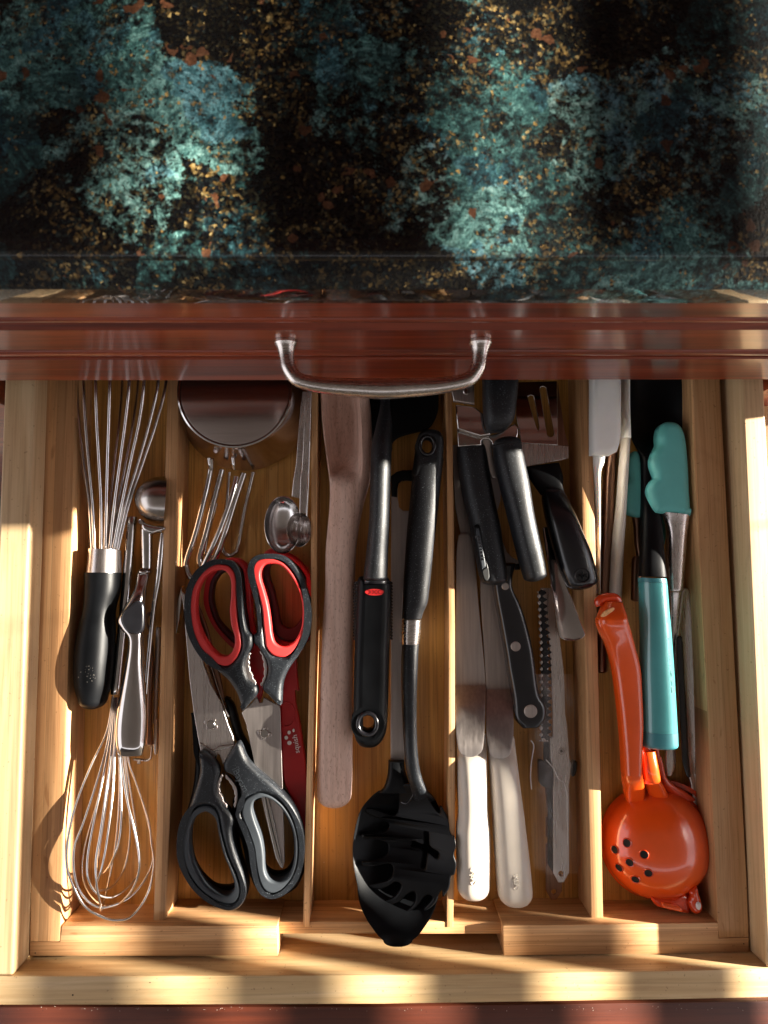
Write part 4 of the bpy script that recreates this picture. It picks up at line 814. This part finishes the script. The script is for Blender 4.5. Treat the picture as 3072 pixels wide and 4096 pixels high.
bu = thing('butter_spreader', at('O', 850, 700, ZF), 'dark polished steel utensil handle with a rounded tip, resting across the clear sleeve', 'utensil')
loft('handle', 'O', [(560,-400,650,-400,-.034,.003),(590,-150,690,-150,-.032,.003),(622,20,740,0,-.029,.003,.001),(655,250,825,230,-.026,.003,.002),(690,450,905,430,-.024,.003,.002),(720,690,990,650,-.022,.003,.002),(752,860,1062,830,-.021,.003,.002)], M_mirror, bu, n=4, cap=.5, ns=28, ends=(1,1))

# ---- compartment 5 -------------------------------------------------
wsil = thing('silicone_spatula', at('R', 150, 900, -.056), 'white silicone spatula with a square head at the back by the thick divider', 'spatula')
plate('head', 'R', [(50,-140),(345,-140),(345,560),(334,660),(305,745),(240,780),(50,778)], -.012, .013, M_white, wsil, .0045, sub=1, bres=5, round_=False)
loft('handle', 'R', [(58,740,168,740,-.024,.009),(58,860,160,860,-.026,.009),(62,960,125,960,-.028,.009),(75,1200,120,1200,-.030,.009),(88,1600,118,1600,-.033,.009),(103,2150,117,2150,-.037,.009)], M_white, wsil, n=2.4)
fr_ = thing('frosted_spatula', at('R', 300, 1400, -.056), 'milky white spatula with a long round handle, left of the teal tipped tongs', 'spatula')
loft('head', 'R', [(350,-140,388,-140,-.030,.018),(350,300,388,300,-.030,.018),(345,560,398,560,-.030,.018),(332,620,412,625,-.032,.014)], M_white, fr_, n=3, ends=(0,0))
loft('handle', 'R', [(330,630,415,630,-.034,.012),(318,850,400,850,-.034,.013),(300,1100,385,1100,-.035,.014),(285,1300,374,1300,-.036,.014),(262,1500,362,1500,-.037,.014),(243,1700,350,1700,-.038,.014),(225,2000,335,2000,-.039,.014),(212,2250,325,2250,-.040,.014),(205,2500,312,2500,-.041,.014)], M_cream, fr_, n=2.1)
bz = thing('kitchen_tool', at('R', 200, 1400, -.056), 'dull brown metal utensil handle between the white and the milky spatulas', 'utensil')
loft('tube', 'R', [(172,600,286,600,-.046,.010),(175,800,285,800,-.046,.010),(158,1000,272,1000,-.046,.010),(140,1500,250,1500,-.046,.010),(114,2000,222,2000,-.046,.010),(100,2300,208,2300,-.046,.010),(85,2900,190,2900,-.046,.010)], M_bronze, bz, n=3)

tg = thing('tongs', at('R', 850, 1500, -.056), 'steel tongs with scalloped teal silicone tips', 'tongs')
plate('tip', 'R', [(835,447),(900,462),(955,520),(985,620),(1002,760),(1015,950),(1024,1150),(1035,1365),(1000,1388),(850,1362),(720,1355),(680,1330),(638,1240),(615,1150),(625,1080),(655,1030),(680,1000),(668,960),(643,890),(640,830),(662,760),(705,700),(722,660),(717,590),(732,510),(775,458)], -.022, .018, M_teal, tg, .0055, bres=6)
plate('tip', 'R', [(478,740),(530,780),(560,1000),(560,1370),(412,1360),(385,1260),(378,1150),(395,1070),(430,1020),(405,930),(412,840),(440,780)], -.036, .012, M_teal, tg, .004, bres=4)
plate('tip_back', 'R', [(718,1340),(780,1345),(780,1600),(740,1680),(728,1600),(718,1450)], -.046, .006, M_teal, tg, .002)
loft('arm', 'X', XX(('R', [(725,1350,1005,1380,-.028,.010),(765,1450,990,1440,-.030,.011),(782,1600,968,1600,-.032,.012),(772,1850,950,1850,-.034,.012),(778,2100,930,2100,-.036,.012)]), ('S', [(795,60,945,60,-.038,.012),(810,300,925,300,-.042,.010),(800,700,905,700,-.045,.008),(780,1300,890,1300,-.046,.006),(776,1760,890,1760,-.046,.004),(772,1950,890,1960,-.046,.003),(785,2070,850,2070,-.046,.003)]), ('U', [(895,320,960,300,-.046,.003)])), M_steel, tg, n=2.6, ends=(0,1), ns=28)
loft('arm', 'R', [(436,1370,560,1370,-.044,.006),(455,1500,560,1500,-.045,.006),(462,1650,560,1650,-.045,.006),(485,1800,560,1800,-.046,.006),(440,1810,545,1810,-.046,.006),(430,2200,520,2200,-.047,.006)], M_bronze, tg, n=3, k=3)
ca = thing('steel_skimmer', at('S', 1020, 900, -.056), 'dark hollow steel handle lying between the teal gripped spoon and the right rail', 'utensil')
loft('handle', 'X', XX(('S', [(955,20,1030,20,-.040,.004),(940,90,1050,80,-.040,.005,.001),(915,400,1078,400,-.040,.005,.003),(893,600,1098,600,-.040,.005,.004),(905,900,1118,900,-.040,.005,.004),(930,1300,1142,1300,-.041,.005,.004),(955,1700,1172,1700,-.042,.005,.004),(965,1900,1182,1900,-.043,.005,.004),(1010,2060,1190,2060,-.044,.005,.003)]), ('U', [(1150,260,1300,300,-.045,.004,.002),(1200,420,1330,450,-.046,.004,.001),(1210,700,1330,700,-.047,.004),(1205,1100,1335,1100,-.047,.004)])), M_steel, ca, n=3, ns=30, dishp=1.4, cap=.5)
loft('inner_channel', 'S', [(905,560,965,560,-.0362,.001),(900,700,975,700,-.0362,.001),(918,1000,990,1000,-.0362,.001),(945,1500,1020,1500,-.037,.001),(965,1900,1040,1900,-.038,.001),(1010,2080,1060,2080,-.039,.001)], M_blkg, ca, n=3, cap=.8)
ts_ = thing('teal_spoon', at('U', 420, 1500, -.056), 'teal utensil head mostly hidden beneath the orange citrus press', 'utensil')
plate('head', 'U', circ(520, 1480, 270, 285, 14), -.050, .004, M_teal, ts_, .0015)
tw = thing('teal_strip', at('U', 1400, 1800, -.056), 'thin dark teal utensil edge standing in the front right corner of the organizer', 'utensil')
loft('edge', 'U', [(1330,500,1345,500,-.044,.010),(1350,1000,1400,1000,-.047,.006),(1370,1500,1440,1500,-.050,.004),(1365,1800,1430,1800,-.050,.004),(1365,1960,1395,1960,-.050,.004)], M_tealcap, tw, n=3)

M_tlet = plain('teal_letter_glint', (.30, .62, .60), .15, 0, coat=1)  # glint of the raised letters put into a lighter teal
bk = thing('cooking_spoon', at('S', 700, 600, -.056), 'black silicone cooking spoon with a glossy teal grip', 'spoon')
loft('head', 'R', [(372,-200,918,-200,-.036,.004,.004),(378,100,935,100,-.036,.004,.010),(388,300,955,300,-.036,.004,.011),(396,450,985,450,-.036,.004,.010),(412,560,1000,560,-.036,.004,.008),(448,660,890,660,-.036,.005,.005),(495,740,740,740,-.036,.007,.002),(520,810,650,820,-.036,.010)], M_blk, bk, ns=40, n=3.2, dishp=2.4, ends=(0,0))
loft('neck', 'R', [(500,760,720,760,-.036,.007),(520,830,645,840,-.036,.010),(520,1000,650,1000,-.037,.011),(522,1200,690,1200,-.036,.012),(526,1400,718,1400,-.033,.014),(520,1700,742,1700,-.027,.016),(510,1980,766,1985,-.0205,.017)], M_blk, bk, n=2.4, ns=28, ends=(0,0))
tgp = loft('grip', 'S', [(486,-60,784,-45,-.0195,.020),(487,0,790,0,-.0195,.020),(492,250,808,250,-.0195,.021),(496,500,832,500,-.0195,.021),(500,900,862,900,-.0195,.021),(510,1200,880,1200,-.0195,.021),(518,1580,903,1590,-.0195,.021)], M_tealg, bk, ends=(0,0), n=2.15, ns=36)
loft('grip_ring', 'S', [(484,-110,775,-98,-.0195,.0197),(486,-62,784,-47,-.0195,.0203)], M_tealcap, bk, ends=(0,0), n=2.15, ns=36)
loft('end_cap', 'S', [(518,1583,904,1593,-.0195,.0206),(521,1680,908,1690,-.0195,.0206),(524,1735,908,1745,-.0195,.020),(540,1760,890,1766,-.0195,.017)], M_tealcap, bk, ends=(0,1), cap=.05, n=2.15, ns=36)
text('raised_text', 'Farberware', 'S', 796, 720, -.0102, -83, 58, M_tlet, tgp, .00015, .25, 1.15)

# citrus press
M_wornp = plain('worn_enamel', (.75, .38, .16), .5, var=.3, vs=500)
cp = thing('citrus_press', at('X', 2630, 3370, -.056), 'glossy orange enamel citrus press with a pierced round bowl', 'citrus press')
cz = -.046; cc = at('U', 768, 1165, cz); Rr = 676/3.16*pxm(cz); HH = .027
ax = Vector((-.06, .02, 1)).normalized()
prf = [(0, HH)] + [(Rr*.97*math.sin(math.radians(a)), HH*math.cos(math.radians(a))) for a in range(6, 88, 5)] + [(Rr*.985, .001), (Rr*1.0, .0), (Rr*1.0, -.0025), (Rr*.95, -.003), (Rr*.93, 0)]
up = lathe('upper_bowl', prf, cc, M_or, cp, ax, 72)
c2 = cc + Vector((.0068, .0034, -.0042)); 
prf2 = [(Rr*.93, .0035), (Rr*1.01, .0035), (Rr*1.02, .002), (Rr*1.0, -.001)] + [(Rr*.98*math.cos(math.radians(a)), -.005*math.sin(math.radians(a))) for a in range(5, 90, 10)] + [(0, -.005)]
lathe('lower_bowl', prf2, c2, M_ord, cp, Vector((-.05, -.03, 1)), 72)
qa = ax.to_track_quat('Z', 'Y')
for x, y in ((405,1175),(252,1258),(620,1320),(440,1420),(305,1485),(675,1553),(512,1633)):
    zz = cz + .015
    for _ in range(12):                    # find the dome under that pixel
        v = at('U', x, y, zz); l_ = qa.inverted() @ (v - cc)
        r_ = min(.999, math.hypot(l_.x, l_.y)/(Rr*.97)); hz_ = HH*math.sqrt(1-r_*r_); zz += (hz_ - l_.z)*.6
    nrm = qa @ Vector((l_.x/(Rr*.97)**2, l_.y/(Rr*.97)**2, l_.z/HH**2)).normalized()
    lathe('juice_hole', [(0, .00025), (.0021, .00025), (.0025, .00045), (.0028, .0001), (.0028, -.001), (0, -.001)], v, M_hole, up, nrm, 20)
    lathe('hole_rim', [(.0026, -.0002), (.0027, .0005), (.0030, .0006), (.0034, -.0001)], v, M_ord, up, nrm, 20)
loft('upper_handle', 'X', XX(('S', [(92,165,292,175,-.019,.016),(45,290,332,300,-.013,.019),(18,375,346,370,-.012,.021),(55,500,380,480,-.014,.020),(125,650,430,670,-.017,.019),(190,900,485,900,-.019,.018),(232,1200,503,1200,-.020,.018),(265,1500,513,1500,-.020,.018),(290,1800,500,1780,-.020,.018),(302,2050,490,2050,-.020,.018)]), ('U', [(335,0,545,0,-.021,.018),(348,250,562,250,-.021,.018),(352,400,590,400,-.026,.017),(362,520,610,520,-.034,.013),(385,640,600,640,-.042,.010)])), M_or, cp, n=3.4, ns=32, cap=.25)
plate('worn_patch', 'S', [(66,318),(100,268),(150,240),(205,222),(214,246),(165,286),(110,322)], -.0031, .0012, M_wornp, cp, .0003)
tube('hook', [at('S', x, y, -.018) for x, y in ((55,200),(45,160),(85,125),(150,112),(220,120),(262,165))], [.003,.0036,.0036,.0036,.0036,.003], M_ord, cp, ns=12)
loft('lower_handle', 'X', XX(('S', [(470,1760,612,1755,-.028,.012),(485,1950,655,1950,-.027,.012),(500,2150,700,2150,-.026,.012)]), ('U', [(548,0,745,0,-.024,.013),(575,200,785,200,-.022,.014),(598,350,822,370,-.024,.013),(640,480,880,480,-.032,.011),(690,600,930,600,-.041,.010)])), M_or, cp, n=2.5, ns=28)
loft('side_handle', 'X', XX(('S', [(612,1765,690,1772,-.038,.012),(640,1900,720,1940,-.038,.012),(690,2100,770,2090,-.038,.012)]), ('U', [(742,60,815,60,-.038,.012),(780,220,850,260,-.039,.012),(820,400,950,400,-.040,.010),(860,480,1090,490,-.041,.008),(1000,620,1250,600,-.043,.006)])), M_ord, cp, n=2.5, ns=24)
plate('hinge', 'U', [(718,1860),(850,1885),(1000,1880),(1170,1820),(1222,2055),(1205,2078),(1160,2085),(980,2045),(810,2002),(760,1960),(730,1915)], -.030, .014, M_ord, cp, .003, round_=False, bres=4)
loft('hinge_pin', 'U', [(850,1920,860,1990,-.024,.005),(950,1940,965,2015,-.024,.005),(1050,1958,1080,2045,-.024,.005)], M_or, cp, n=2)
hk = plate('link', 'U', [(1215,1812),(1300,1735),(1330,1830),(1372,1970),(1365,2045),(1322,2088),(1262,2082),(1218,2015),(1208,1940),(1235,1880)], -.026, .012, M_ord, cp, .003, bres=4)
lathe('rivet', [(0, .0010), (.0022, .0010), (.0027, .0005), (.0027, -.001), (0, -.001)], at('U', 1307, 1968, -.0258), M_grip, hk, Vector((.25, 0, 1)), 24, (1, .66))

# dust and crumbs
bm = bmesh.new(); rnd = random.Random(3)
def fleck(p, s_):
    vs_ = [bm.verts.new(p + Vector((rnd.uniform(-s_, s_), rnd.uniform(-s_, s_), rnd.uniform(0, s_)))) for _ in range(4)]
    for a, b, c in ((0,1,2),(0,2,3),(0,3,1),(1,3,2)): bm.faces.new((vs_[a], vs_[b], vs_[c]))
for _ in range(90): fleck(at('X', rnd.uniform(0, 3072), rnd.gauss(4034, 5), -.0298), .00035)
for _ in range(26): fleck(at('D', rnd.gauss(578, 22), rnd.gauss(470, 34), -.0137), .00030)
for _ in range(60): fleck(at('X', rnd.uniform(20, 3050), rnd.uniform(3912, 4005), .0001), .00025)
for _ in range(50): fleck(at('X', rnd.uniform(720, 2330), rnd.uniform(3300, 3590), ZF+.0002), .00035)
dst = link('crumbs', frombm(bm, 'crumbs'), M_cream, None, False); tag(dst, 'tiny pale crumbs and dust scattered along the drawer front and floor', 'crumbs', None, 'stuff')
